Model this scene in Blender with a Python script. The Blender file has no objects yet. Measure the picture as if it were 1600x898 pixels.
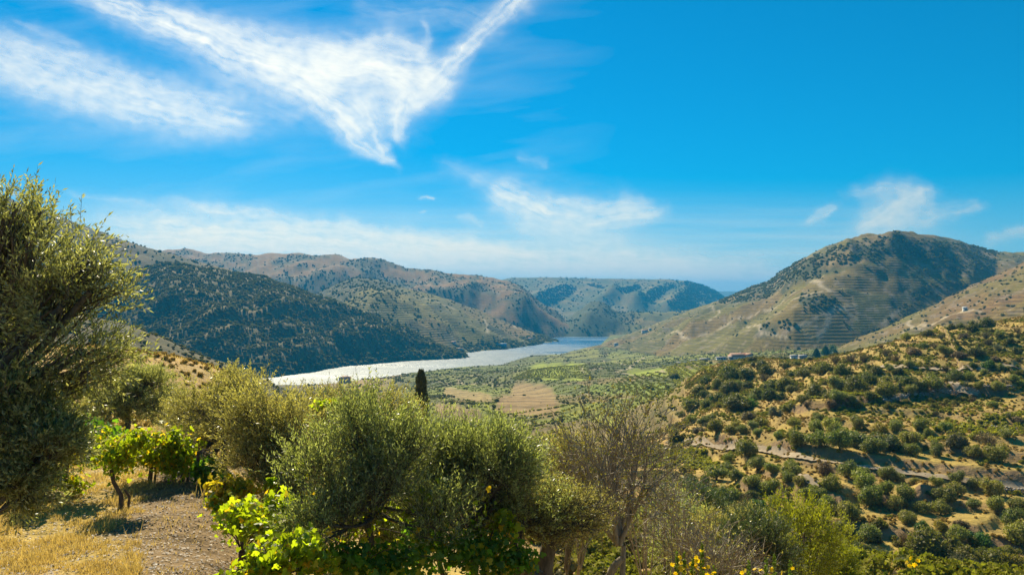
import bpy, math, random
import numpy as np
from mathutils import Vector, Matrix

# ------------------------------------------------------------------ camera
random.seed(7); RNG = np.random.default_rng(7)
scene = bpy.context.scene
COL = scene.collection
F = 1256.0                      # focal length in pixels of the 1600 px wide photograph
HZ = 475.0                      # row of the true horizon
PITCH = math.atan((HZ - 449.0) / F)
cam_d = bpy.data.cameras.new('camera'); cam = bpy.data.objects.new('camera', cam_d); COL.objects.link(cam)
cam_d.sensor_width = 36.0; cam_d.lens = 36.0 * F / 1600.0
cam_d.clip_start = 0.1; cam_d.clip_end = 120000
cam.location = (0, 0, 0); cam.rotation_euler = (math.radians(90) + PITCH, 0, 0)
scene.camera = cam

# ------------------------------------------------------------------ light
SUN_AZ, SUN_EL = -19.0, 37.0    # degrees: azimuth from the view axis (left is negative), elevation
w = bpy.data.worlds.new('World'); scene.world = w; w.use_nodes = True
nt = w.node_tree; bg = nt.nodes['Background']
sky = nt.nodes.new('ShaderNodeTexSky'); sky.sky_type = 'NISHITA'; sky.sun_disc = False
sky.sun_elevation = math.radians(SUN_EL); sky.sun_rotation = math.radians(SUN_AZ)
sky.altitude = 300; sky.air_density = 1.0; sky.dust_density = 0.25; sky.ozone_density = 6.0
hs = nt.nodes.new('ShaderNodeHueSaturation'); hs.inputs['Saturation'].default_value = 1.6; hs.inputs['Value'].default_value = 1.0
hs.inputs['Hue'].default_value = 0.484
nt.links.new(sky.outputs[0], hs.inputs['Color']); nt.links.new(hs.outputs[0], bg.inputs['Color'])
bg.inputs['Strength'].default_value = 0.056
sd = bpy.data.lights.new('sun', 'SUN'); sd.energy = 5.0; sd.angle = math.radians(0.5); sd.color = (1.0, 0.89, 0.64)
sun = bpy.data.objects.new('sun', sd); COL.objects.link(sun)
sdir = Vector((math.sin(math.radians(SUN_AZ)) * math.cos(math.radians(SUN_EL)), math.cos(math.radians(SUN_AZ)) * math.cos(math.radians(SUN_EL)), math.sin(math.radians(SUN_EL))))
sun.rotation_euler = sdir.to_track_quat('Z', 'Y').to_euler()
scene.view_settings.view_transform = 'Standard'; scene.view_settings.look = 'None'
scene.view_settings.exposure = 0.82; scene.view_settings.gamma = 1.0
scene.cycles.use_denoising = True
scene.cycles.max_bounces = 6; scene.cycles.diffuse_bounces = 3; scene.cycles.glossy_bounces = 2
scene.cycles.transmission_bounces = 4; scene.cycles.transparent_max_bounces = 8; scene.cycles.volume_bounces = 1
scene.cycles.sample_clamp_indirect = 4.0; scene.cycles.sample_clamp_direct = 12.0

# ------------------------------------------------------------------ geometry of the view
cp, sp = math.cos(PITCH), math.sin(PITCH)
def ray(u, v):
    """direction through a pixel of the photograph, scaled to y = 1"""
    x = (u - 800.0) / F; y = (449.0 - v) / F
    dy = cp - y * sp; dz = sp + y * cp
    return x / dy, dz / dy
def P(u, v, D):
    a, t = ray(u, v)
    return a * D, D, t * D

# ------------------------------------------------------------------ noise
def _grad(ix, iy, s):
    h = (ix.astype(np.int64) * 374761393 + iy.astype(np.int64) * 668265263 + s * 1274126177) & 0xffffffff
    h = ((h ^ (h >> 13)) * 1274126177) & 0xffffffff
    h = h ^ (h >> 16)
    return (h & 0xffff) * (2 * math.pi / 65536.0)
def noise(x, y, s=0):
    x0 = np.floor(x); y0 = np.floor(y); fx = x - x0; fy = y - y0
    ux = fx * fx * fx * (fx * (fx * 6 - 15) + 10); uy = fy * fy * fy * (fy * (fy * 6 - 15) + 10)
    def c(dx, dy):
        a = _grad(x0 + dx, y0 + dy, s)
        return np.cos(a) * (fx - dx) + np.sin(a) * (fy - dy)
    n = (c(0, 0) * (1 - ux) + c(1, 0) * ux) * (1 - uy) + (c(0, 1) * (1 - ux) + c(1, 1) * ux) * uy
    return n * 1.5
def fbm(x, y, o=4, s=0, g=0.5):
    r = 0; a = 1.0; f = 1.0; t = 0
    for k in range(o):
        r = r + a * noise(x * f + 17.3 * k, y * f - 9.1 * k, s + k); t += a; a *= g; f *= 2.03
    return r / t
def ridged(x, y, o=3, s=0):
    r = 0; a = 1.0; f = 1.0; t = 0
    for k in range(o):
        r = r + a * (1 - np.abs(noise(x * f, y * f, s + k)) * 2.0); t += a; a *= .5; f *= 2.1
    return r / t
def sstep(a, b, x):
    t = np.clip((x - a) / (b - a), 0, 1); return t * t * (3 - 2 * t)

WATER = -110.0
# ------------------------------------------------------------------ terrain: control points (u, v or None, D, z or None)
BASE = []
def bp(u, D, v=None, z=None):
    a, t = ray(u, v if v is not None else HZ)
    BASE.append(((a * F + 800), math.log(D), t * D if z is None else z))
for u in (-600, -200, 100, 260):
    for D, z in ((1.2, -1.7), (3, -2.0), (5, -2.5), (8, -3.2), (11, -3.75)): bp(u, D, z=z)
for u in (450, 620):
    for D, z in ((1.2, -1.7), (3, -2.1), (5, -2.7), (8, -3.7), (11, -4.4), (15, -5.0), (22, -6.2), (40, -9.2)): bp(u, D, z=z)
for u in (800, 950):
    for D, z in ((1.2, -1.7), (3, -2.1), (5, -2.7), (8, -3.8), (14, -5.0), (18, -6.5), (28, -10.5), (45, -15.5)): bp(u, D, z=z)
for u in (1130, 1300, 1600, 2200):
    for D, z in ((1.2, -1.7), (3, -2.1), (5, -2.8), (8, -4.0), (14, -6.5), (20, -8.6), (30, -11.2)): bp(u, D, z=z)
# left terrace and golden slope
for u, v, D in ((190, 797, 15.6), (0, 800, 15.6), (-300, 790, 16), (330, 790, 16), (100, 740, 19), (270, 722, 20.5), (-300, 715, 22), (200, 675, 26), (0, 670, 26),
                (360, 735, 20.5), (400, 700, 27), (100, 622, 42), (-100, 600, 42), (250, 605, 48), (300, 600, 50), (0, 545, 82), (-400, 500, 85), (150, 548, 82), (245, 556, 80), (310, 574, 76), (380, 596, 66), (-100, 528, 85)):
    bp(u, D, v=v)
for u, D, z in ((200, 130, -14), (0, 130, -12), (-400, 130, -8), (200, 240, -33), (0, 240, -30), (-400, 240, -22), (400, 110, -15), (400, 220, -38), (400, 420, -62), (200, 420, -50), (0, 420, -46), (-400, 450, -40),
                (0, 750, -80), (200, 750, -84), (400, 750, -95), (-400, 800, -75), (0, 1000, -108), (200, 1040, -108), (420, 1080, -109), (-400, 950, -105)):
    bp(u, D, z=z)
for u, D, z in ((560, 70, -13), (650, 110, -19), (600, 210, -40), (560, 420, -66), (560, 800, -97), (530, 1100, -108.5), (640, 1280, -109)): bp(u, D, z=z)
# middle valley
for u, v, D in ((700, 584, 1180), (680, 612, 830), (700, 640, 480), (700, 690, 260), (780, 602, 900), (760, 580, 1300), (840, 566, 1560), (870, 574, 1050), (870, 594, 860), (930, 600, 760),
                (900, 622, 620), (830, 622, 600), (800, 660, 430), (880, 670, 380), (860, 700, 290), (960, 560, 1600), (1000, 545, 1900), (1060, 552, 1650), (1100, 560, 1150), (1050, 584, 850),
                (1160, 560, 790), (1100, 562, 790), (1060, 567, 800), (1240, 556, 800), (1230, 553, 1050), (1000, 605, 560), (1010, 640, 400), (940, 650, 420), (1040, 680, 280), (960, 725, 195), (1060, 712, 190), (1040, 735, 170), (1110, 727, 168), (1050, 770, 125), (1060, 850, 62), (960, 790, 105), (900, 800, 90)):
    bp(u, D, v=v)
for u, D, z in ((720, 110, -21), (720, 60, -14), (940, 2100, -109), (1000, 2300, -106), (1100, 2300, -98), (1250, 1300, -66), (1450, 1400, -55), (1800, 1400, -45), (1300, 430, -42), (1300, 750, -60), (1600, 480, -28), (1600, 900, -48), (2200, 480, -10), (2200, 900, -30), (1120, 480, -47), (1180, 620, -56)):
    bp(u, D, z=z)
# hillside across the gully
for u, rows in ((1100, ((574, 400), (600, 320), (640, 240), (680, 195), (697, 182), (740, 152), (800, 122))),
                (1190, ((561, 385), (590, 300), (640, 225), (690, 172), (740, 148), (800, 124), (850, 108))),
                (1300, ((556, 330), (600, 240), (620, 212), (650, 185), (700, 156), (740, 142), (780, 130), (850, 112))),
                (1440, ((520, 335), (560, 262), (600, 225), (650, 184), (700, 156), (740, 141), (780, 129), (850, 112))),
                (1540, ((505, 335), (550, 262), (600, 218), (650, 181), (700, 155), (760, 135), (850, 112), (890, 104))),
                (1620, ((491, 335), (550, 258), (600, 214), (650, 180), (700, 155), (760, 135), (850, 112), (890, 104))),
                (2100, ((450, 335), (550, 245), (650, 175), (760, 130), (890, 100)))):
    for v, D in rows: bp(u, D, v=v)
for u, v, D in ((1280, 885, 44), (1350, 876, 46), (1420, 890, 46), (1600, 905, 48), (1200, 890, 42)): bp(u, D, v=v)
for u, D, z in ((1150, 75, -24), (1280, 70, -25.5), (1420, 72, -27), (1600, 74, -28), (2100, 74, -27), (1280, 92, -31), (1440, 92, -31.5), (1600, 92, -31.5)): bp(u, D, z=z)

_b = np.array(BASE); SU, SD = 260.0, 0.42
_q = np.column_stack([_b[:, 0] / SU, _b[:, 1] / SD]); _z = _b[:, 2]
def _phi(r2): return 0.5 * r2 * np.log(np.maximum(r2, 1e-12))
def _fit():
    n = len(_q); d = ((_q[:, None, :] - _q[None, :, :]) ** 2).sum(-1)
    A = np.zeros((n + 3, n + 3)); A[:n, :n] = _phi(d) + 0.02 * np.eye(n)
    Pm = np.column_stack([np.ones(n), _q]); A[:n, n:] = Pm; A[n:, :n] = Pm.T
    # interpolate tangent z / D so that near and far points weigh alike
    return np.linalg.solve(A, np.concatenate([_z / np.exp(_b[:, 1]), np.zeros(3)]))
_w = _fit()
def base_tan(u, lD):
    out = np.empty(u.shape); uf = u.ravel() / SU; lf = lD.ravel() / SD; o = out.ravel()
    for i in range(0, len(uf), 60000):
        a = uf[i:i + 60000]; b = lf[i:i + 60000]; r = _w[-3] + _w[-2] * a + _w[-1] * b
        for k in range(len(_q)):
            r += _w[k] * _phi((a - _q[k, 0]) ** 2 + (b - _q[k, 1]) ** 2)
        o[i:i + 60000] = r
    return o.reshape(u.shape)

def base_hit(u, v, lo=90.0, hi=480.0):
    a, t = ray(u, v); uu = a * F + 800; D = np.geomspace(lo, hi, 160); bt = base_tan(np.full(160, uu), np.log(D))
    return uu, float(D[int(np.argmin(np.abs(bt - t)))])
# banks that step up behind a line on the hillside: (pixels along the foot, height, width, distance over which the step fades out behind)
BANKS = []
for pts, h, wd, fb in (([(1060, 694), (1100, 697), (1160, 701), (1210, 708), (1250, 713), (1300, 722), (1345, 730), (1400, 737), (1450, 744), (1500, 752), (1560, 758), (1610, 764), (1800, 775)], 1.6, 2.6, 30),
                       ([(1215, 642), (1260, 640), (1320, 635), (1375, 630), (1400, 625), (1440, 617), (1490, 616), (1530, 617), (1600, 612)], 2.0, 1.6, 22),
                       ([(1470, 837), (1490, 839), (1530, 838), (1570, 830)], 1.0, 3.0, 16), ([(1415, 786), (1440, 789), (1470, 787), (1490, 782)], 1.8, 1.6, 12),
                       ([(1230, 772), (1262, 782), (1300, 796), (1340, 806)], 1.8, 1.8, 12), ([(1140, 760), (1170, 768), (1200, 772), (1240, 778)], 1.8, 2.0, 12),
                       ([(1520, 602), (1560, 606), (1600, 604)], 1.3, 1.4, 20), ([(1360, 577), (1420, 578), (1500, 579), (1600, 581)], 2.2, 3.0, 26), ([(1040, 590), (1070, 597), (1100, 596)], 2.6, 3.0, 25), ([(1030, 612), (1060, 616), (1085, 612)], 2.4, 3.0, 25)):
    q = np.array([base_hit(*p) for p in pts]); BANKS.append((q[:, 0], q[:, 1], h, wd, fb))

SHORE = np.array([(-900, 950), (-400, 960), (200, 1045), (425, 1090), (520, 1118), (600, 1200), (640, 1291), (680, 1345), (720, 1410), (784, 1470), (834, 1740), (874, 1760), (887, 1850), (938, 2180), (952, 2700), (1000, 9000), (2500, 12000)], float)

class Hill:
    def __init__(s, name, crest, foot, back=0.35, p=1.2, spurs=(), gul=(0, 300), seed=0, shear=0.0):
        c = np.array(crest, float); s.name = name
        a, t = ray(c[:, 0], c[:, 1]); s.cu = a * F + 800; s.cD = c[:, 2]; s.cz = t * c[:, 2]
        f = np.array(foot, float); s.fu = f[:, 0]; s.fD = f[:, 1]; s.fz = f[:, 2]
        s.back = back; s.p = p; s.gul = gul; s.seed = seed; s.shear = shear; s.spurs = []
        for pts, h, wd in spurs:
            q = []
            for (u, v) in pts:
                x, y, z = s.hit(u, v); q.append((x, y))
            s.spurs.append((np.array(q), h, wd))
    def raw(s, u, D):
        Dc = np.interp(u, s.cu, s.cD); zc = np.interp(u, s.cu, s.cz); Df = np.interp(u, s.fu, s.fD); zf = np.interp(u, s.fu, s.fz)
        k = (D - Df) / (Dc - Df); g = 1 - np.power(np.clip(1 - k, 0, None), s.p)
        front = np.where(k < 0, zf + 0.4 * (D - Df), zf + (zc - zf) * g)
        b = np.maximum(D - Dc, 0); rd = 0.06 * (Dc - Df) + 1
        back = zc - s.back * (np.sqrt(b * b + rd * rd) - rd)
        out = np.maximum(s.cu.min() - u, 0) + np.maximum(u - s.cu.max(), 0)
        return np.where(k < 1, front, back) - out / F * D * 0.5, k
    def hit(s, u, v):
        a, t = ray(u, v); uu = a * F + 800
        Dc = np.interp(uu, s.cu, s.cD); Df = np.interp(uu, s.fu, s.fD)
        D = np.linspace(Df, Dc, 200); z, _ = s.raw(np.full(200, uu), D)
        d = z / D - t; i = int(np.argmax(d >= 0)) if (d >= 0).any() else int(np.argmax(d))
        return a * D[i], D[i], z[i]
    def z(s, u, D, X):
        z, k = s.raw(u, D)
        e = np.clip(k, 0, 1); m = np.sin(np.pi * np.clip(e, 0, 1) ** .8)
        A, L = s.gul
        if A:
            wx = 0.35 * fbm(X / (L * 1.5), D / (L * 1.5), 2, s.seed + 40)
            z = z + A * m * (ridged((X + s.shear * D) / L + wx, D / (L * 3.2) + wx, 3, s.seed) - 0.45)
            z = z + 0.25 * A * fbm(X / (L * .3), D / (L * .3), 3, s.seed + 9) * sstep(-.3, .3, k)
        for q, h, wd in s.spurs:
            best = np.full(X.shape, 1e9)
            for (x0, y0), (x1, y1) in zip(q[:-1], q[1:]):
                L2 = (x1 - x0) ** 2 + (y1 - y0) ** 2 + 1e-6
                tt = np.clip(((X - x0) * (x1 - x0) + (D - y0) * (y1 - y0)) / L2, 0, 1)
                best = np.minimum(best, np.hypot(X - x0 - tt * (x1 - x0), D - y0 - tt * (y1 - y0)))
            r = best / wd
            z = z + h * np.clip(1.15 - np.sqrt(r * r + .0225), 0, None) * (1 - sstep(.38, .92, k))
        return z

HILLS = [
 Hill('A', [(-900, 330, 2100), (-300, 300, 2100), (-60, 300, 2000), (0, 307, 1950), (60, 325, 1950), (130, 352, 1950), (200, 377, 1950), (260, 396, 1950), (330, 414, 1980), (400, 432, 2000), (480, 462, 2050), (560, 505, 2100), (640, 560, 2150)],
      [(-900, 1050, -112), (0, 1180, -112), (400, 1350, -112), (640, 1700, -112)], gul=(22, 190), seed=3, p=1.15),
 Hill('B', [(-400, 520, 1700), (-100, 480, 1700), (60, 450, 1680), (150, 434, 1650), (211, 424, 1620), (253, 411, 1600), (294, 414, 1610), (331, 420, 1630), (387, 429, 1660), (412, 432, 1672.5), (450, 446, 1668.75), (497, 462, 1669.38), (544, 477, 1670), (590, 495, 1681.25), (637, 513, 1691.88), (669, 528, 1701.88), (694, 541, 1706.25), (716, 551, 1702.5), (735, 566, 1700)],
      [(-400, 960, -112), (0, 1060, -112), (300, 1120, -112), (425, 1200, -112), (481, 1290, -112), (512, 1395, -112), (575, 1460, -112), (640, 1560, -112), (700, 1610, -112), (735, 1650, -112)],
      gul=(24, 130), seed=11, back=.5, p=1.25, shear=-.25,
      spurs=[([(300, 425), (330, 480), (370, 540)], 18, 70), ([(420, 440), (450, 500), (490, 560)], 16, 70)]),
 Hill('C', [(-900, 400, 520), (-300, 440, 520), (0, 470, 520), (100, 487, 520), (170, 500, 520), (215, 512, 520), (260, 531, 525), (300, 549, 530), (356, 569, 540), (420, 596, 560), (500, 640, 600)],
      [(-900, 300, -60), (0, 300, -42), (420, 330, -60), (500, 380, -75)], gul=(6, 60), seed=5, back=.3),
 Hill('E', [(150, 400, 3600), (262, 391, 3600), (290, 388, 3600), (330, 396, 3550), (390, 397, 3500), (440, 395, 3500), (490, 397, 3450), (525, 397, 3450), (548, 404, 3400), (580, 401, 3400), (600, 405, 3400), (620, 413, 3400), (660, 421, 3400), (700, 425, 3350), (760, 432, 3350), (790, 437, 3300), (815, 447, 3200), (843, 471, 3100), (868, 485, 3050), (890, 505, 3000), (905, 530, 2950)],
      [(150, 2200, -112), (600, 2500, -112), (760, 2550, -112), (830, 2600, -112), (860, 2640, -112), (905, 2800, -112)], gul=(48, 330), seed=21, p=1.1, back=.3,
      spurs=[([(545, 405), (520, 425), (500, 445)], 30, 180), ([(735, 430), (700, 460), (660, 480)], 45, 170), ([(790, 440), (800, 470), (830, 500)], 45, 150)]),
 Hill('F', [(430, 500, 2250), (470, 470, 2280), (500, 455, 2300), (522, 446, 2300), (545, 437, 2300), (562, 433, 2300), (600, 439, 2320), (650, 454, 2350), (700, 467, 2380), (735, 480, 2400), (765, 491, 2420), (800, 507, 2440), (835, 519, 2460), (852, 526, 2470), (868, 534, 2480)],
      [(430, 1600, -112), (640, 1700, -112), (690, 1710, -112), (720, 1790, -112), (780, 1940, -112), (830, 2120, -112), (868, 2330, -112)], gul=(20, 190), seed=31, p=1.15, back=.4, shear=.3,
      spurs=[([(652, 456), (600, 490), (560, 530)], 50, 150), ([(735, 482), (758, 505), (765, 530)], 18, 80)]),
 Hill('G', [(700, 450, 5800), (784, 437, 5600), (800, 434, 5600), (850, 433, 5600), (900, 434, 5600), (950, 435, 5600), (1000, 436, 5600), (1040, 436, 5600), (1070, 438, 5600), (1100, 446, 5600), (1120, 455, 5600), (1140, 470, 5600), (1200, 500, 5600)],
      [(700, 3700, -112), (900, 3800, -112), (1200, 4000, -112)], gul=(16, 500), seed=41, p=1.0, back=.3,
      spurs=[([(887, 442), (865, 456), (838, 474)], 55, 95), ([(905, 445), (940, 459), (1000, 483)], 45, 90), ([(1003, 442), (980, 454), (950, 472)], 55, 90), ([(1040, 443), (1020, 459), (1000, 478)], 55, 90), ([(1085, 448), (1062, 468), (1040, 487)], 50, 90)]),
 Hill('I', [(1000, 462, 9000), (1100, 455, 9000), (1150, 455, 9000), (1250, 458, 9000), (1600, 450, 9000), (2200, 440, 9000)], [(1000, 7000, -112), (2200, 7000, -112)], seed=51, back=.1),
 Hill('I2', [(-900, 430, 6500), (-300, 410, 6500), (150, 400, 6500), (500, 425, 6500), (700, 440, 6500)], [(-900, 5000, -112), (700, 5000, -112)], seed=52, back=.1),
 Hill('H', [(845, 530, 3100), (865, 512, 3100), (880, 500, 3100), (897, 490, 3100), (910, 481, 3100), (922, 471, 3100), (935, 470, 3100), (948, 476, 3100), (965, 487, 3120), (990, 487, 3150), (1030, 487, 3200), (1060, 486, 3250), (1100, 480, 3300), (1160, 490, 3400)],
      [(845, 2690, -112), (900, 2700, -112), (940, 2690, -112), (1000, 2700, -112), (1160, 2800, -112)], gul=(26, 150), seed=61, p=1.1, back=.35,
      spurs=[([(930, 472), (925, 495), (915, 515)], 22, 90)]),
 Hill('J', [(925, 545, 2100), (950, 534, 2150), (1000, 514, 2200), (1030, 503, 2200), (1060, 492, 2200), (1100, 477, 2200), (1140, 463, 2180), (1178, 446, 2150), (1200, 440, 2150), (1216, 428, 2150), (1240, 412, 2120), (1262, 400, 2100), (1290, 385, 2080), (1318, 376, 2060), (1350, 371, 2050), (1380, 369, 2050), (1400, 367, 2050), (1430, 365, 2050), (1462, 367, 2050), (1500, 376, 2050), (1530, 386, 2050), (1556, 394, 2050), (1600, 393, 2050), (1700, 395, 2050), (2200, 420, 2100)],
      [(925, 2000, -111), (960, 1850, -107), (1000, 1700, -101), (1060, 1500, -92), (1140, 1350, -80), (1240, 1250, -68), (1330, 1250, -62), (1450, 1250, -50), (1700, 1250, -40), (2200, 1300, -30)],
      gul=(20, 160), seed=71, p=1.2, back=.35, shear=-.35,
      spurs=[([(1398, 374), (1375, 396), (1337, 426), (1300, 438), (1270, 456), (1225, 472), (1169, 491), (1112, 506)], 30, 110),
             ([(1410, 385), (1400, 415), (1350, 460), (1290, 520), (1262, 545)], 62, 170),
             ([(1205, 442), (1150, 466), (1090, 492)], 16, 70)]),
 Hill('K', [(1280, 560, 1050), (1310, 545, 1080), (1335, 531, 1100), (1370, 517, 1130), (1400, 504, 1160), (1430, 490, 1180), (1460, 476, 1200), (1490, 461, 1230), (1520, 445, 1260), (1550, 433, 1280), (1580, 420, 1300), (1600, 411, 1300), (1680, 380, 1350), (1900, 330, 1400), (2200, 320, 1400)],
      [(1280, 850, -62), (1400, 720, -58), (1600, 620, -48), (2200, 600, -30)], gul=(14, 90), seed=81, p=1.2, back=.45, shear=-.2),
]

def smax(a, b, k):
    h = np.clip(0.5 + 0.5 * (a - b) / k, 0, 1); return b * (1 - h) + a * h + k * h * (1 - h)

def seg_mask(X, Y, pts, wd):
    best = np.full(X.shape, 1e9)
    for (x0, y0), (x1, y1) in zip(pts[:-1], pts[1:]):
        L2 = (x1 - x0) ** 2 + (y1 - y0) ** 2 + 1e-9
        t = np.clip(((X - x0) * (x1 - x0) + (Y - y0) * (y1 - y0)) / L2, 0, 1)
        best = np.minimum(best, np.hypot(X - x0 - t * (x1 - x0), Y - y0 - t * (y1 - y0)))
    return best

def uD(X, Y):
    r = np.hypot(X, Y); th = np.arctan2(X, Y); tc = np.clip(th, -0.95, 0.95)
    return 800 + F * np.tan(tc), np.maximum(r * np.cos(tc), 1.0)

def terrace(z, h, sharp, ph):
    q = z / h + ph; fl = np.floor(q); fr = q - fl
    return (fl + sstep(1 - sharp, 1.0, fr) + 0.25 * (fr - 0.5)) * h - ph * h

def terrain(X, Y):
    """height, zone id, hill profile position"""
    u, D = uD(X, Y); lD = np.log(D)
    xs = (u - 800) / F * D
    z = base_tan(u, lD) * D
    zs = z.copy()
    # small relief
    z = z + fbm(xs / 9.0, D / 9.0, 3, 100) * 0.35 * sstep(8, 30, D) + fbm(xs / 1.7, D / 1.7, 3, 105) * 0.10 * (1 - sstep(25, 60, D))
    z = z + fbm(xs / 60.0, D / 60.0, 4, 101) * 2.6 * sstep(60, 160, D) * (0.45 - .25 * sstep(260, 400, D))
    # terraces on the hillside across the gully
    right = sstep(1040, 1120, u)
    m = right * sstep(88, 104, D) * (1 - sstep(300, 345, D))
    hT = 1.7
    ph = 0.9 * fbm(xs / 70.0, D / 120.0, 2, 107) + xs * 0.004
    zt = terrace(z, hT, 0.30, ph)
    z = z * (1 - .92 * m) + zt * .92 * m
    for bu, bD, h, wd, fb in BANKS:
        k = D - np.interp(u, bu, bD) + 1.2 * fbm(xs / 7., D / 7., 2, 110)
        endf = sstep(bu[0], bu[0] + 25, u) * (1 - sstep(bu[-1] - 25, bu[-1], u))
        z = z + h * endf * sstep(1.6, 1.6 + wd, k) * (1 - sstep(fb * .4, fb, k))
    # terraces in the middle valley
    m2 = sstep(210, 300, D) * (1 - sstep(1500, 1750, D)) * (1 - right * (1 - sstep(380, 430, D))) * sstep(560, 640, u)
    HV = 3.0; phv = 0.55 * fbm(xs / 170., D / 170., 2, 108) + xs / 900.; zv = z * .35 + zs * .65; zt = terrace(zv, HV, 0.14, phv)
    z = z * (1 - .92 * m2) + zt * .92 * m2; zs = zv / HV + phv
    far = 1 - sstep(1500, 2600, D)
    z = np.minimum(z, 40)
    z = z * far + (WATER + 1.5) * (1 - far)
    # river bed
    Ds = np.interp(u, SHORE[:, 0], SHORE[:, 1]) + 12 * fbm(xs / 60., D * 0, 2, 109)
    k = D - Ds
    z = np.where(k > 0, np.maximum(np.minimum(z, WATER - 0.1) - k * .25, -116), np.maximum(z, WATER + 0.35 + np.minimum(-k * 0.02, 6)))
    zone = np.zeros(X.shape, int); prof = np.zeros(X.shape)
    for i, h in enumerate(HILLS):
        hz = h.z(u, D, xs); _, kk = h.raw(u, D)
        if h.name in 'AB': hz = np.where(D < 1000, -200, hz)
        w_ = hz > z
        zone = np.where(w_, i + 1, zone); prof = np.where(w_, kk, prof)
        z = np.maximum(z, hz)
    return z, zone, prof, zs
# ------------------------------------------------------------------ node helpers
def mat(name):
    m = bpy.data.materials.new(name); m.use_nodes = True; n = m.node_tree.nodes; n.clear(); return m
class NT:
    def __init__(s, m): s.t = m.node_tree; s.n = s.t.nodes
    def add(s, typ, ins=None, **kw):
        n = s.n.new(typ)
        for k, v in kw.items(): setattr(n, k, v)
        for k, v in (ins or {}).items():
            if isinstance(v, bpy.types.NodeSocket): s.t.links.new(v, n.inputs[k])
            else: n.inputs[k].default_value = v
        return n
    def math(s, op, a, b=0.0, clamp=False):
        n = s.add('ShaderNodeMath', {0: a, 1: b}, operation=op); n.use_clamp = clamp; return n.outputs[0]
    def mix(s, f, a, b, blend='MIX'):
        n = s.n.new('ShaderNodeMix'); n.data_type = 'RGBA'; n.blend_type = blend
        for i, v in ((0, f), (6, a), (7, b)):
            if isinstance(v, bpy.types.NodeSocket): s.t.links.new(v, n.inputs[i])
            else: n.inputs[i].default_value = v if i == 0 else (*v, 1) if len(v) == 3 else v
        return n.outputs[2]
    def ramp(s, f, stops):
        n = s.add('ShaderNodeValToRGB', {0: f}); r = n.color_ramp
        while len(r.elements) < len(stops): r.elements.new(.5)
        for e, (p, c) in zip(r.elements, stops): e.position = p; e.color = (*c, 1) if len(c) == 3 else c
        return n.outputs[0]
    def noise(s, vec, scale, detail=3, rough=.55, dist=0):
        return s.add('ShaderNodeTexNoise', {'Vector': vec, 'Scale': scale, 'Detail': detail, 'Roughness': rough, 'Distortion': dist}).outputs[0]
    def out(s, surf, vol=None):
        o = s.n.new('ShaderNodeOutputMaterial')
        if surf: s.t.links.new(surf, o.inputs[0])
        if vol: s.t.links.new(vol, o.inputs[1])

def new_mesh(name, v, f=None, quads=None, tris=None, mats=(), smooth=False):
    me = bpy.data.meshes.new(name); v = np.asarray(v, np.float32)
    me.vertices.add(len(v)); me.vertices.foreach_set('co', v.ravel())
    loops = []; sizes = []
    if quads is not None and len(quads): q = np.asarray(quads, np.int32); loops.append(q.ravel()); sizes.append(np.full(len(q), 4, np.int32))
    if tris is not None and len(tris): q = np.asarray(tris, np.int32); loops.append(q.ravel()); sizes.append(np.full(len(q), 3, np.int32))
    loops = np.concatenate(loops); sizes = np.concatenate(sizes)
    me.loops.add(len(loops)); me.loops.foreach_set('vertex_index', loops)
    me.polygons.add(len(sizes)); me.polygons.foreach_set('loop_start', np.concatenate([[0], np.cumsum(sizes)[:-1]]).astype(np.int32))
    me.polygons.foreach_set('loop_total', sizes)
    if smooth: me.polygons.foreach_set('use_smooth', np.ones(len(sizes), bool))
    for m in mats: me.materials.append(m)
    me.update(); me.validate(); return me
def link(name, me, parent=None, loc=None):
    o = bpy.data.objects.new(name, me); COL.objects.link(o)
    if parent: o.parent = parent
    if loc is not None: o.location = loc
    return o
def tag(o, label=None, cat=None, group=None, kind=None):
    if label: o['label'] = label
    if cat: o['category'] = cat
    if group: o['group'] = group
    if kind: o['kind'] = kind
    return o
def attr(me, name, data, typ='FLOAT'):
    a = me.attributes.new(name, typ, 'POINT')
    if typ == 'FLOAT': a.data.foreach_set('value', np.asarray(data, np.float32).ravel())
    else: a.data.foreach_set('color', np.column_stack([data, np.ones(len(data))]).astype(np.float32).ravel())

# ------------------------------------------------------------------ ground sheet (polar grid round the camera)
NCOL = 700
half = math.degrees(math.atan(940 / F))
us = np.linspace(800 - 940, 800 + 940, NCOL)
th_c = np.arctan((us - 800) / F)
side = np.radians(np.concatenate([half + np.geomspace(.12, 180 - half - 1.0, 34)]))
TH = np.concatenate([-side[::-1], th_c, side])
RR = np.concatenate([np.geomspace(1.2, 30, 105), np.geomspace(30, 480, 320)[1:], np.geomspace(480, 2700, 225)[1:], np.geomspace(2700, 6200, 60)[1:], np.geomspace(6200, 14000, 14)[1:]])
T2, R2 = np.meshgrid(TH, RR)
sc = 1.0 / np.cos(np.clip(T2, -.95, .95)); R3 = R2 * (1 + (sc - 1) * sstep(0, 1, np.minimum(1, R2 / 3)))     # rows lie at equal depth in front
GX = R3 * np.sin(T2); GY = R3 * np.cos(T2)
GZ, ZONE, PROF, ZS = terrain(GX, GY)
GU, GD = uD(GX, GY)
GT = GZ / np.maximum(GD, .1)
_runmax = np.maximum.accumulate(GT, 0)
_ci = np.arange(len(side), len(side) + NCOL)
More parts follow.
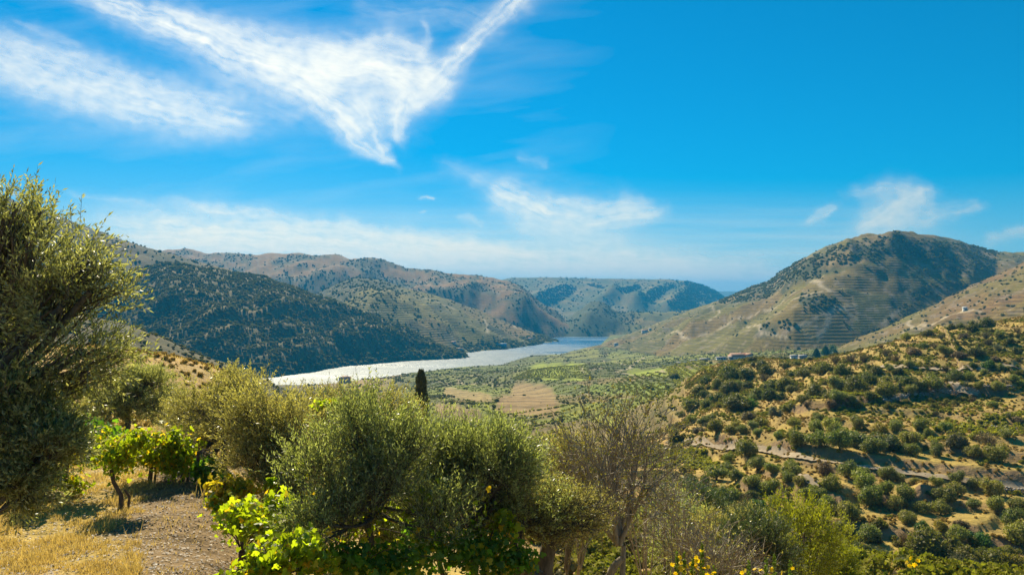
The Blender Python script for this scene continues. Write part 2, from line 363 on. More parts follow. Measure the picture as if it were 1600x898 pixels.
def drop(u, v):
    """point of the ground seen through pixel (u, v)"""
    a, t = ray(u, v); uu = a * F + 800
    c = (uu - us[0]) / (us[1] - us[0]); c0 = int(np.clip(math.floor(c), 0, NCOL - 2)); fr = c - c0
    tt = GT[:, _ci[c0]] * (1 - fr) + GT[:, _ci[c0 + 1]] * fr
    rm = np.maximum.accumulate(tt[15:]); i = int(np.searchsorted(rm, t)) + 15
    i = min(max(i, 16), len(RR) - 1)
    t0, t1 = tt[i - 1], tt[i]; k = np.clip((t - t0) / (t1 - t0 + 1e-9), 0, 1); D = RR[i - 1] + (RR[i] - RR[i - 1]) * k
    return Vector((a * D, D, float((t0 + (t1 - t0) * k) * D)))
def height(x, y):
    """ground height from the mesh grid, so that things stand on the mesh"""
    x = np.atleast_1d(np.asarray(x, float)); y = np.atleast_1d(np.asarray(y, float))
    uu = 800 + F * x / y; c = np.clip((uu - us[0]) / (us[1] - us[0]), 0, NCOL - 1.001); c0 = c.astype(int); fc = c - c0
    r = np.clip(np.searchsorted(RR, y) - 1, 0, len(RR) - 2); fr = np.clip((y - RR[r]) / (RR[r + 1] - RR[r]), 0, 1); cc = c0 + len(side)
    return (GZ[r, cc] * (1 - fc) + GZ[r, cc + 1] * fc) * (1 - fr) + (GZ[r + 1, cc] * (1 - fc) + GZ[r + 1, cc + 1] * fc) * fr

GV = HZ - F * GT
def pxm(pts, r): return 1 - sstep(r * .7, r * 1.3, seg_mask(GU, GV, pts, 1) + 5 * fbm(GU / 12, GV / 7, 3, 260))
# colours of the ground by what covers it
def C(*c): return np.array(c)
X_, D_ = GX, GD
xs_ = (GU - 800) / F * GD
def lerp(a, b, k): return a * (1 - k[..., None]) + b * k[..., None]
def flat(c): return np.broadcast_to(C(*c), X_.shape + (3,)).copy()
GOLD = (.46, .29, .075); SOIL = (.30, .20, .115); SCRUB = (.075, .085, .03); GREEN = (.13, .17, .035); YGRN = (.26, .28, .03); BROWN = (.24, .155, .085); PALE = (.50, .40, .26)
n1 = fbm(xs_ / 30, D_ / 30, 4, 201); n2 = fbm(xs_ / 9, D_ / 9, 4, 202); n3 = fbm(xs_ / 160, D_ / 160, 4, 203); n4 = fbm(xs_ / 2.2, D_ / 2.2, 4, 204)
# field patches
def patches(x, y, sx, sy, seed, jit=.9):
    gx = x / sx + .35 * noise(x / sx / 1.3, y / sy / 1.3, seed + 5); gy = y / sy + .35 * noise(x / sx / 1.3 + 9, y / sy / 1.3, seed + 6)
    ix = np.floor(gx); iy = np.floor(gy); best = np.full(x.shape, 9.); idv = np.zeros(x.shape); sec = np.full(x.shape, 9.)
    for dx in (-1, 0, 1):
        for dy in (-1, 0, 1):
            cx = ix + dx; cy = iy + dy
            a = _grad(cx, cy, seed) / (2 * math.pi); b = _grad(cx, cy, seed + 1) / (2 * math.pi); c = _grad(cx, cy, seed + 2) / (2 * math.pi)
            d = np.hypot(gx - cx - .5 - (a - .5) * jit, gy - cy - .5 - (b - .5) * jit)
            m = d < best; sec = np.where(m, best, np.minimum(sec, d)); idv = np.where(m, c, idv); best = np.minimum(best, d)
    return idv, sec - best
def pick(idv, cols):
    cols = np.array(cols); return cols[np.clip((idv * len(cols)).astype(int), 0, len(cols) - 1)]
col = lerp(flat(GOLD), C(*SOIL), np.clip(.45 + n1 * 1.1 + n2 * .7, 0, 1))
band = np.zeros(X_.shape)                                         # strength of the contour terraces drawn by the material
# middle valley fields
pid, edge = patches(xs_, D_, 95, 130, 31)
fld = pick(pid, [(.17, .19, .03), (.25, .26, .03), (.27, .20, .07), (.13, .14, .03), (.20, .20, .035), (.15, .16, .03), (.12, .13, .03), (.22, .24, .025), (.24, .18, .05), (.16, .17, .03)])
fld = lerp(fld, C(.44, .34, .2), (1 - sstep(.0, .05, edge)) * .7)
m = sstep(230, 340, D_) * sstep(560, 640, GU) * (1 - sstep(1030, 1120, GU) * (1 - sstep(400, 470, D_)))
n5 = fbm(xs_ / 24, D_ / 24, 4, 207)
PLOT = np.zeros(X_.shape)
for pts_, r_p, c_p, clear in (([(815, 612), (850, 618)], 16, (.36, .24, .10), 1), ([(790, 632), (860, 638)], 15, (.34, .22, .09), 1), ([(840, 580), (905, 580)], 13, (.36, .40, .03), 1), ([(985, 581), (1100, 582)], 6, (.34, .38, .03), 1), ([(930, 608), (1040, 606)], 9, (.22, .27, .03), 0),
                      ([(960, 560), (1050, 556)], 8, (.28, .28, .05), 0), ([(760, 622), (700, 612)], 7, (.38, .27, .10), 1), ([(860, 555), (930, 552)], 8, (.26, .25, .05), 0), ([(690, 640), (740, 650)], 12, (.34, .23, .10), 1), ([(900, 640), (960, 655)], 12, (.34, .34, .04), 0), ([(1050, 556), (1200, 548)], 7, (.30, .30, .05), 0)):
    k_p = pxm(pts_, r_p); fld = lerp(fld, C(*c_p), k_p * .95); PLOT = np.maximum(PLOT, k_p * clear)
fld_h = fld
fld = lerp(fld, C(.11, .11, .03), np.clip(n5 * 2.0 - .1 + .5 * (1 - sstep(600, 760, GU)), 0, .8) * (1 - PLOT))
col = lerp(col, fld * .85, m); band += m * .9; VAL = m.copy()
# left side valley: scrub
m = (1 - sstep(420, 620, GU)) * sstep(85, 120, D_)
col = lerp(col, lerp(flat(SCRUB), C(.18, .12, .06), np.clip(.4 + n1 * 1.5, 0, 1)), m)
# hillside across the gully: dry grass, soil on the risers
hill = sstep(1020, 1120, GU) * sstep(80, 100, D_) * (1 - sstep(390, 430, D_))
slope = np.gradient(GZ, axis=0) / np.maximum(np.gradient(GD, axis=0), 1e-6)
dry = lerp(flat((.46, .32, .08)), C(.27, .18, .06), np.clip(.5 + n2 * 1.6 + n4 * .3, 0, 1))
dry = lerp(dry, C(.19, .18, .035), np.clip(n1 * 2.0 + n4 * .8 + .15, 0, .85) * (.25 + .75 * sstep(170, 230, D_)))
dry = lerp(dry, C(.24, .15, .09), sstep(.25, .6, slope) * .85)
col = lerp(col, dry, hill)
# hills
hz = {}
Zc = GZ
def setz(i, c, b=0.0):
    global col, band
    m = (ZONE == i); col = np.where(m[..., None], c, col); band = np.where(m, b, band)
top = np.clip(PROF, 0, 1)
pid2, edge2 = patches(xs_ + .3 * D_, D_, 150, 120, 47)
vine = pick(pid2, [(.17, .155, .03), (.22, .19, .035), (.23, .17, .045), (.18, .155, .03), (.25, .17, .055)])
setz(1, lerp(flat((.08, .08, .03)), C(.17, .12, .05), np.clip(.3 + n3 * 2, 0, 1)), .35)
setz(2, lerp(flat((.13, .11, .04)), C(.27, .18, .07), np.clip(.45 + n1 * 1.6, 0, 1)), 0)
setz(3, lerp(flat((.08, .075, .03)), C(.15, .11, .045), np.clip(.35 + n1 * 1.5, 0, 1)), 0)
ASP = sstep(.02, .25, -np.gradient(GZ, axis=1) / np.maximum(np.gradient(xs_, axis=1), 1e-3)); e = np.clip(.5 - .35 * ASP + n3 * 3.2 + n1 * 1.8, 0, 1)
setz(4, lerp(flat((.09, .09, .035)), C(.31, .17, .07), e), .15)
f_ = lerp(vine, C(.07, .08, .035), np.clip(sstep(.55, .8, top) * (1 - sstep(600, 640, GU)) + .8 * sstep(.1, .3, n3), 0, 1))
f_ = lerp(f_, C(.34, .27, .16), (1 - sstep(0, .04, edge2)) * .6)
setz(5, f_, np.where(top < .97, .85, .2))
setz(6, lerp(flat((.11, .12, .04)), C(.30, .22, .10), np.clip(.2 + n3 * 1.6 + n1 * .6, 0, .8)), 0)
setz(7, flat((.10, .12, .08)), 0); setz(8, flat((.10, .12, .08)), 0)
setz(9, lerp(flat((.07, .085, .04)), vine, sstep(950, 1010, GU) * np.clip(1.2 - n3, 0, 1)), np.where(GU > 960, .8, .1))
woods = np.zeros(X_.shape)
for pts, r in (([(1185, 452), (1240, 428), (1300, 408), (1360, 391), (1400, 380)], 17), ([(1420, 392), (1480, 393), (1545, 402)], 15), ([(1262, 470), (1295, 478)], 13), ([(1130, 466), (1180, 462), (1225, 450)], 9), ([(1505, 448), (1450, 455), (1400, 500), (1350, 528)], 8),
               ([(1440, 420), (1500, 425), (1540, 415)], 7), ([(1190, 520), (1230, 512)], 9)): woods = np.maximum(woods, pxm(pts, r))
j_ = lerp(vine * .8, C(.075, .08, .04), woods)
j_ = lerp(j_, C(.30, .21, .12), sstep(.0, .25, fbm(xs_ / 90, D_ / 90, 3, 211)) * woods * .8)
j_ = lerp(j_, C(.38, .30, .18), (1 - sstep(0, .045, edge2)) * .6 * (1 - woods))
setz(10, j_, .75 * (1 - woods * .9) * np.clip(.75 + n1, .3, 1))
k_ = lerp(flat((.20, .125, .06)), C(.16, .14, .035), np.clip(.35 + n3 * 1.6 + .5 * (1 - sstep(1420, 1480, GU)), 0, 1))
setz(11, k_, np.clip(1.0 - sstep(.45, .65, top), .15, 1))
# wooded strips along the far bank
bank = ((ZONE == 2) | (ZONE == 5)) & (GZ < WATER + 16)
col = np.where(bank[..., None], C(.16, .15, .06), col); band = np.where(bank, 0, band)
for z_, k_z in ((1, .8), (4, .74), (5, .78), (6, .8), (9, .8), (10, .82), (11, .85)): col = np.where((ZONE == z_)[..., None], col * k_z * C(1.12, 1.03, .62), col)
# pale tracks drawn on the far slopes
def lay(pts): return [tuple(drop(u, v))[:2] for u, v in pts]
TRACKS = [([(1337, 497), (1310, 478), (1295, 490), (1298, 500), (1285, 515), (1278, 528)], 5), ([(1337, 476), (1300, 488), (1262, 505), (1235, 512)], 3.5), ([(1268, 440), (1285, 448), (1300, 455), (1255, 462), (1235, 470)], 4),
          ([(1225, 470), (1190, 485), (1150, 498), (1120, 515), (1080, 525)], 4), ([(1160, 510), (1190, 522), (1230, 525)], 3), ([(1110, 476), (1125, 488), (1110, 500)], 3), ([(1050, 518), (1075, 530), (1060, 538)], 3),
          ([(1412, 484), (1395, 492), (1380, 507)], 4), ([(1510, 485), (1485, 492), (1470, 500), (1440, 506), (1415, 518)], 4), ([(1510, 485), (1530, 487)], 3.5), ([(1422, 500), (1418, 506), (1440, 515), (1450, 518)], 3),
          ([(655, 461), (690, 475), (725, 488)], 4.5), ([(752, 495), (760, 505), (762, 520)], 4), ([(800, 505), (805, 512)], 4),
          ([(1005, 558), (985, 574), (965, 582)], 3), ([(962, 579), (985, 585), (1060, 584)], 2.6), ([(940, 562), (965, 566), (975, 570)], 2.5),
          ([(668, 605), (712, 606)], 1.8), ([(706, 600), (714, 592), (722, 600)], 2.2), ([(905, 572), (913, 582)], 3)]
for pts, wd in TRACKS:
    q = lay(pts); xa = min(p[0] for p in q) - 40; xb = max(p[0] for p in q) + 40; ya = min(p[1] for p in q) - 60; yb = max(p[1] for p in q) + 60
    rm = np.where(((GX > xa) & (GX < xb) & (GY > ya) & (GY < yb)).any(1))[0]; cm = np.where(((GX > xa) & (GX < xb) & (GY > ya) & (GY < yb)).any(0))[0]
    sl = (slice(rm[0], rm[-1] + 1), slice(cm[0], cm[-1] + 1))
    d = seg_mask(GX[sl] + 6 * n1[sl], GY[sl], q, wd); k = 1 - sstep(wd * .4, wd * 1.3, d)
    col[sl] = lerp(col[sl], C(.42, .33, .21), k * .8); band[sl] = band[sl] * (1 - k)
# near left: dry grass, path soil
nearp = 1 - sstep(60, 110, D_)
q = [(.5 * -1, 6.0), (-6.2, 14.5), (-7.0, 18.5), (-8.2, 26)]
pth = 1 - sstep(.6, 1.3, seg_mask(GX + .6 * n4, GY, [(-4.2, 9), (-4.7, 11.8), (-6.1, 14.6), (-7.1, 17.5), (-8.4, 21)], 1))
near = lerp(flat((.52, .36, .09)), C(.27, .18, .09), np.clip(.25 + n2 * 1.2 + n4 * 1.2, 0, 1))
near = lerp(near, C(.25, .165, .09), pth * .9)
near = lerp(near, C(.46, .29, .12), sstep(28, 40, D_) * .8)
near = lerp(near, C(.22, .19, .06), np.clip(n2 * 2, 0, .6) * sstep(30, 60, D_))
col = lerp(col, near, nearp * (1 - sstep(900, 1050, GU) * sstep(20, 30, D_) * .6))
rk = sstep(.16, .3, fbm(xs_ / 20, D_ / 20, 4, 230)) * ((ZONE == 10) | (ZONE == 11) | (ZONE == 4)); col = lerp(col, C(.30, .23, .17), rk * .5)
col *= (1 + .22 * n2 + .16 * n4)[..., None]
col = np.clip(col, .01, .7)

nr, nc = GX.shape
idx = np.arange(nr * nc).reshape(nr, nc)
q = np.stack([idx[:-1, :-1], idx[:-1, 1:], idx[1:, 1:], idx[1:, :-1]], -1).reshape(-1, 4)[:, ::-1]
wrap = np.stack([idx[:-1, -1], idx[:-1, 0], idx[1:, 0], idx[1:, -1]], -1)[:, ::-1]
# leave out quads far below the water (hidden bed) and keep the sheet closed elsewhere
co = np.stack([GX, GY, GZ], -1).reshape(-1, 3); co = np.vstack([co, [[0, 0, GZ[0].mean()]]]); cidx = nr * nc
fan = np.stack([idx[0, :], np.roll(idx[0, :], -1), np.full(nc, cidx)], -1)[:, ::-1]

gm = mat('ground_cover'); N = NT(gm)
ca = N.add('ShaderNodeAttribute', attribute_name='Col'); ba = N.add('ShaderNodeAttribute', attribute_name='band')
geo = N.add('ShaderNodeNewGeometry'); pos = geo.outputs['Position']
sx = N.add('ShaderNodeSeparateXYZ', {0: pos})
nf = N.noise(pos, .9, 5, .65); nm_ = N.noise(pos, .12, 4, .6); nfar = N.noise(pos, .02, 5, .65); nvf = N.noise(pos, 7.0, 4, .7)
v1 = N.math('ADD', N.math('MULTIPLY', nf, .9), N.math('ADD', N.math('MULTIPLY', nm_, .8), N.math('ADD', N.math('MULTIPLY', nfar, .7), N.math('MULTIPLY', nvf, .8))))
v1 = N.math('ADD', N.math('MULTIPLY', N.math('SUBTRACT', v1, 1.6), 1.0), 1.0)
vec = N.add('ShaderNodeVectorMath', {0: ca.outputs['Color'], 'Scale': v1}, operation='SCALE').outputs[0]
# contour terraces: riser and vine row alternate with height
far_k = N.add('ShaderNodeMapRange', {'Value': sx.outputs[1], 'From Min': 1200.0, 'From Max': 1500.0, 'To Min': .15, 'To Max': 1.2}).outputs[0]
zz = N.math('ADD', N.add('ShaderNodeAttribute', attribute_name='rowgap').outputs['Fac'], N.math('MULTIPLY', nfar, far_k))
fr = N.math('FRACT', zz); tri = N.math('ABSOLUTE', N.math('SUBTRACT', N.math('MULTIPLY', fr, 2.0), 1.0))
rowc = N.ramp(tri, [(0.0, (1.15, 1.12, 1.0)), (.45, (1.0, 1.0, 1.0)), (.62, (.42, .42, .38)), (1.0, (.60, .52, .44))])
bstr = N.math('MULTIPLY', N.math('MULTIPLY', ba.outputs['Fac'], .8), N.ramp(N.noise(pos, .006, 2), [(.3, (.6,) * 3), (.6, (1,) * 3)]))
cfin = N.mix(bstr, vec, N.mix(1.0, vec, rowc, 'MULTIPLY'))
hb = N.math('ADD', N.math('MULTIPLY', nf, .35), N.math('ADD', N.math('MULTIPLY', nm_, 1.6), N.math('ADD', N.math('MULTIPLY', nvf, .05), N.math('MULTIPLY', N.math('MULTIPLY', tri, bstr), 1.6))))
bump = N.add('ShaderNodeBump', {'Height': hb, 'Strength': .8, 'Distance': 1.0})
bs = N.add('ShaderNodeBsdfPrincipled', {'Base Color': cfin, 'Roughness': .95, 'Normal': bump.outputs[0]}); bs.inputs['Specular IOR Level'].default_value = .15
N.out(bs.outputs[0])
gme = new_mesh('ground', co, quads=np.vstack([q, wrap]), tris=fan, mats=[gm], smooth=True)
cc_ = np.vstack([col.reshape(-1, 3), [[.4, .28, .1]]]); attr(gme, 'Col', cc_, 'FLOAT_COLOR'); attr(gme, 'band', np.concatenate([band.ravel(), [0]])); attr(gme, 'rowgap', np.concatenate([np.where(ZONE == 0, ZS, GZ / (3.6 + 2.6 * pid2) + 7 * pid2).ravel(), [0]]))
ground = tag(link('ground', gme), 'river valley ground rising from dry grass terraces to scrub and vineyard hills', kind='structure')

# ------------------------------------------------------------------ river
wm = mat('river_water'); N = NT(wm); pos = N.add('ShaderNodeNewGeometry').outputs['Position']
mp = N.add('ShaderNodeMapping', {'Vector': pos, 'Scale': (1.0, 1.0, 1.0)}).outputs[0]
h1 = N.noise(mp, .35, 4, .6); h2 = N.noise(mp, .035, 3, .5)
b = N.add('ShaderNodeBump', {'Height': N.math('ADD', h1, N.math('MULTIPLY', h2, 2.0)), 'Strength': 1.0, 'Distance': 1.4})
yy_ = N.add('ShaderNodeSeparateXYZ', {0: pos}).outputs[1]; calm = N.add('ShaderNodeMapRange', {'Value': yy_, 'From Min': 1750.0, 'From Max': 2250.0}).outputs[0]
wcol = N.mix(calm, (.03, .07, .10), (.01, .09, .19)); rgh = N.ramp(N.math('SUBTRACT', N.noise(N.add('ShaderNodeMapping', {'Vector': pos, 'Scale': (.3, 1.0, 1.0)}).outputs[0], .012, 4, .6), N.math('MULTIPLY', calm, .22)), [(.22, (.2,) * 3), (.45, (.52,) * 3), (.7, (.58,) * 3)])
bs = N.add('ShaderNodeBsdfPrincipled', {'Base Color': wcol, 'Roughness': rgh, 'IOR': 1.333, 'Normal': b.outputs[0]})
N.out(bs.outputs[0])
wv = [(-4500, 700, WATER), (6000, 700, WATER), (6000, 7000, WATER), (-4500, 7000, WATER)]
tag(link('river', new_mesh('river', wv, quads=[(0, 1, 2, 3)], mats=[wm])), 'broad river glittering in the sun between the hills', kind='structure')

# ------------------------------------------------------------------ cirrus clouds: a thin sheet on a far dome, lit through by the sun
STROKES = [  # points (u, v), half width, density, streak length, streak width
 ([(110, -12), (200, 18), (290, 48), (370, 84), (450, 112), (550, 140)], (14, 22, 30, 34, 36, 34), .95),
 ([(230, 10), (330, 45), (430, 70), (520, 85), (600, 85)], (10, 18, 24, 24, 16), .65),
 ([(400, 95), (470, 130), (530, 170), (575, 215)], (20, 28, 24, 14), .95),
 ([(520, 180), (545, 215), (580, 240), (622, 262)], (12, 13, 10, 5), .9),
 ([(560, 150), (575, 180), (590, 215), (612, 250)], (18, 16, 10, 6), .85),
 ([(600, 110), (640, 140), (622, 175), (620, 205), (630, 228)], (26, 26, 16, 11, 6), .95),
 ([(470, 100), (560, 105), (640, 110), (690, 118)], (22, 34, 34, 20), 1.0),
 ([(560, 70), (610, 60), (655, 72), (668, 95)], (10, 14, 12, 10), .5),
 ([(662, 30), (668, 42), (666, 62), (660, 90)], (3, 4.5, 5, 8), .35),
 ([(655, 150), (700, 108), (735, 70), (770, 35), (805, 0), (840, -40)], (26, 22, 15, 17, 20, 20), .92),
 ([(640, 165), (690, 140), (700, 120)], (16, 16, 10), .7),
 ([(500, 85), (560, 95), (640, 125)], (16, 26, 30), .55), ([(380, 70), (500, 110), (600, 150), (660, 150)], (34, 50, 50, 34), .3), ([(560, 160), (610, 185), (640, 200)], (26, 30, 20), .4), ([(1340, 350), (1400, 330), (1470, 320)], (26, 34, 20), .45), ([(760, 300), (880, 335), (1000, 335)], (30, 36, 26), .3), ([(-60, 90), (150, 140), (400, 190)], (50, 55, 34), .3),
 ([(-60, 62), (40, 95), (130, 128), (230, 155), (330, 180), (420, 195)], (26, 34, 36, 32, 26, 18), .68),
 ([(-40, 105), (80, 135), (190, 168), (290, 192), (380, 200)], (20, 28, 28, 24, 14), .5),
 ([(-40, 50), (60, 75), (150, 95), (240, 140), (380, 155)], (8, 10, 12, 14, 10), .35),
 ([(330, 110), (420, 160), (480, 190)], (22, 24, 16), .35),
 ([(540, 5), (620, 25), (700, 15), (760, 40)], (20, 24, 22, 16), .22),
 ([(130, 355), (260, 362), (400, 368), (560, 378), (700, 392), (850, 404), (1000, 420), (1200, 435)], (28, 30, 27, 24, 22, 20, 18, 12), 1.0),
 ([(120, 385), (400, 395), (700, 412), (1000, 430), (1300, 445)], (26, 28, 26, 20, 12), .9),
 ([(255, 312), (330, 328), (430, 342), (560, 358), (680, 378), (780, 396)], (7, 9, 10, 11, 10, 8), .6),
 ([(100, 300), (170, 312), (250, 322)], (4, 5, 4), .25),
 ([(700, 383), (740, 386), (775, 388), (812, 389)], (3, 4.5, 4.5, 3), .9),
 ([(755, 285), (800, 312), (850, 335), (910, 345), (980, 335), (1038, 328)], (18, 24, 22, 20, 18, 10), .75),
 ([(800, 350), (860, 362), (930, 380), (990, 378)], (14, 16, 16, 10), .45),
 ([(840, 310), (920, 322), (1010, 318)], (8, 10, 8), .42),
 ([(680, 250), (740, 272), (800, 290)], (10, 12, 12), .25),
 ([(808, 243), (830, 252), (856, 262)], (5, 8, 7), .28), ([(712, 338), (735, 344), (756, 354)], (4, 7, 4), .4),
 ([(655, 308), (683, 312)], (1.6, 2.2), .5), ([(656, 338), (666, 332)], (1.3, 1.3), .5), ([(360, 390), (410, 391)], (2.5, 3), .7), ([(560, 396), (590, 399)], (3, 3), .5), ([(672, 396), (702, 398)], (3, 3), .5),
 ([(900, 398), (1000, 408), (1100, 414), (1230, 430)], (12, 18, 20, 16), .75),
 ([(1254, 350), (1280, 340), (1308, 323)], (5, 8, 5), .62),
 ([(1335, 366), (1375, 340), (1420, 315), (1452, 298)], (14, 19, 18, 8), .72),
 ([(1320, 305), (1390, 292), (1470, 300)], (8, 13, 8), .45),
 ([(1370, 362), (1440, 345), (1500, 330), (1540, 322)], (12, 15, 11, 5), .5),
 ([(1530, 378), (1590, 362), (1660, 350)], (7, 10, 10), .55),
 ([(0, 298), (30, 303), (60, 307)], (3, 5, 3), .6),  
 ([(20, 30), (90, 60), (130, 75)], (5, 7, 5), .25),
]
def cloud_density(U, V):
    Uw = U + 10 * fbm(U / 90, V / 60, 3, 301) + 7 * fbm(U / 26 + V / 60, V / 18, 3, 303); Vw = V + 8 * fbm(U / 80 + 7, V / 60, 3, 302) + 6 * fbm(U / 24 - 5, V / 16, 3, 304)
    den = np.zeros(U.shape)
    for si, (pts, wds, a) in enumerate(STROKES):
        p = np.array(pts, float); wd = np.array(wds, float); L = 0; best = np.full(U.shape, 9.); al = np.zeros(U.shape); ac = np.zeros(U.shape)
        R = wd.max() * 2.6 + 10
        sel = (U > p[:, 0].min() - R) & (U < p[:, 0].max() + R) & (V > p[:, 1].min() - R) & (V < p[:, 1].max() + R)
        if not sel.any(): continue
        uu = Uw[sel]; vv = Vw[sel]; b = np.full(uu.shape, 9.); s_ = np.zeros(uu.shape); c_ = np.zeros(uu.shape); tot = sum(math.dist(p[i], p[i + 1]) for i in range(len(p) - 1))
        for i in range(len(p) - 1):
            (x0, y0), (x1, y1) = p[i], p[i + 1]; l = math.dist(p[i], p[i + 1])
            t = ((uu - x0) * (x1 - x0) + (vv - y0) * (y1 - y0)) / l ** 2; tc = np.clip(t, 0, 1)
            d = np.hypot(uu - x0 - tc * (x1 - x0), vv - y0 - tc * (y1 - y0)) / (wd[i] * (1 - tc) + wd[i + 1] * tc)
            cr = ((uu - x0) * (y1 - y0) - (vv - y0) * (x1 - x0)) / l
            m = d < b; b = np.where(m, d, b); s_ = np.where(m, L + tc * l, s_); c_ = np.where(m, cr, c_); L += l
        fib = fbm(s_ / 120 + .02 * c_, c_ / 10.0 + 3.0 * si, 3, 310, .55); fib2 = fbm(s_ / 60, c_ / 4.6, 2, 320, .5); puf = fbm(U[sel] / 22, V[sel] / 16, 3, 325)
        core = np.exp(-(b * (1 + .25 * fib)) ** 2 * .8)
        endf = sstep(0, .12, s_ / tot) * sstep(0, .10, 1 - s_ / tot) * .75 + .25
        val = a * core * np.clip(.70 + .60 * fib + .22 * fib2 + .30 * puf, .05, 1.2) * endf
        o = den[sel]; den[sel] = 1 - (1 - np.clip(o, 0, 1)) * (1 - np.clip(val, 0, 1) * .92)
    return np.clip(den ** 1.15 * np.where(V < 270, .80, 1.0), 0, .97)
cu = np.linspace(-220, 1820, 740); cv = np.concatenate([np.linspace(-130, 470, 330)])
CU, CV = np.meshgrid(cu, cv); den = cloud_density(CU, CV)
veil = .42 * sstep(290, 440, CV) * (1 - sstep(1300, 1600, CU)) * np.clip(.9 + fbm(CU / 260, CV / 14, 3, 330), 0, 1.4) + .08 * np.clip(.2 + 1.6 * fbm(CU / 240 + CV / 90, CV / 60, 4, 331), 0, 1) * (1 - sstep(750, 1000, CU))
den = 1 - (1 - den) * (1 - np.clip(veil, 0, .8))
fade = sstep(-220, -120, CU) * (1 - sstep(1720, 1820, CU)) * sstep(-130, -60, CV); den *= fade
yy = (449 - CV) / F; xx = (CU - 800) / F; dyy = cp - yy * sp; dzz = sp + yy * cp
nrm = np.sqrt(xx ** 2 + dyy ** 2 + dzz ** 2); RC = 40000.0
cco = np.stack([xx / nrm * RC, dyy / nrm * RC, dzz / nrm * RC], -1).reshape(-1, 3)
nr, nc = CU.shape; idx = np.arange(nr * nc).reshape(nr, nc)
q = np.stack([idx[:-1, :-1], idx[1:, :-1], idx[1:, 1:], idx[:-1, 1:]], -1).reshape(-1, 4)
dq = den[:-1, :-1] + den[1:, :-1] + den[1:, 1:] + den[:-1, 1:]
q = q[dq.ravel() > .02]
cm = mat('cirrus_ice'); N = NT(cm)
da = N.add('ShaderNodeAttribute', attribute_name='cover').outputs['Fac']
tb = N.add('ShaderNodeBsdfTranslucent', {'Color': (.56, .545, .53, 1)}); tr = N.add('ShaderNodeBsdfTransparent')
ms = N.add('ShaderNodeMixShader', {0: da, 1: tr.outputs[0], 2: tb.outputs[0]}); N.out(ms.outputs[0])
cme = new_mesh('clouds', cco, quads=q, mats=[cm], smooth=True); attr(cme, 'cover', den.ravel())
tag(link('clouds', cme), 'wispy white cirrus clouds streaking across the blue sky', kind='stuff')

# ------------------------------------------------------------------ haze in the valley air
hm = mat('haze'); N = NT(hm)
pv = N.add('ShaderNodeVolumePrincipled', {'Color': (.50, .72, 1.0, 1), 'Density': HAZE, 'Anisotropy': 0.1} if False else {'Color': (.04, .47, 1.0, 1), 'Density': .00011, 'Anisotropy': 0.0})
N.out(None, pv.outputs[0])
zt = float(GZ.max()) + 25; zb = -125.0; R = 15500
hv = [(x, y, z) for z in (zb, zt) for x, y in ((-R, -R), (R, -R), (R, R), (-R, R))]
hme = new_mesh('haze', hv, quads=[(0, 3, 2, 1), (4, 5, 6, 7), (0, 1, 5, 4), (1, 2, 6, 5), (2, 3, 7, 6), (3, 0, 4, 7)], mats=[hm])
tag(link('haze', hme), 'blue haze lying in the valley air', kind='stuff')
# ------------------------------------------------------------------ foliage tools
def unit(a): return a / np.maximum(np.linalg.norm(a, axis=-1, keepdims=True), 1e-9)
def rand_unit(n, rng): return unit(rng.normal(size=(n, 3)))
class MB:
    """collects tubes and leaves, then builds one mesh"""
    def __init__(s): s.v = []; s.q = []; s.t = []; s.n = 0; s.sh = []
    def add(s, v, q=None, t=None, sh=None):
        v = np.asarray(v, float)
        if q is not None: s.q.append(np.asarray(q) + s.n)
        if t is not None: s.t.append(np.asarray(t) + s.n)
        s.v.append(v); s.n += len(v); s.sh.append(np.full(len(v), .5) if sh is None else sh)
    def tube(s, pts, rad, k=6, wob=0, rng=RNG):
        pts = np.asarray(pts, float); m = len(pts); d = unit(np.gradient(pts, axis=0)); ref = np.array([.31, .2, .93]); a = unit(np.cross(d, ref)); b = np.cross(d, a)
        an = np.linspace(0, 2 * np.pi, k, endpoint=False); r = np.asarray(rad, float)[:, None] * (1 + wob * rng.normal(size=(m, k)))
        v = pts[:, None, :] + r[..., None] * (np.cos(an)[None, :, None] * a[:, None, :] + np.sin(an)[None, :, None] * b[:, None, :])
        i = np.arange(m * k).reshape(m, k); j = np.roll(i, -1, 1)
        s.add(v.reshape(-1, 3), np.stack([i[:-1], j[:-1], j[1:], i[1:]], -1).reshape(-1, 4))
    def leaves(s, p, d, nrm, ln, wd, rng, fold=0.0):
        n = len(p); d = unit(d); side = unit(np.cross(d, nrm)); ln = np.broadcast_to(ln, n)[:, None]; wd = np.broadcast_to(wd, n)[:, None]
        nn = np.cross(side, d)
        v = np.stack([p, p + d * ln * .45 + side * wd * .5 + nn * wd * fold, p + d * ln, p + d * ln * .45 - side * wd * .5 + nn * wd * fold], 1)
        s.add(v.reshape(-1, 3), np.arange(4 * n).reshape(n, 4), sh=np.repeat(rng.random(n), 4))
    def mesh(s, name, m, smooth=False):
        q = np.concatenate(s.q) if s.q else None; t = np.concatenate(s.t) if s.t else None
        me = new_mesh(name, np.concatenate(s.v), quads=q, tris=t, mats=[m] if m else [], smooth=smooth); attr(me, 'shade', np.concatenate(s.sh)); return me

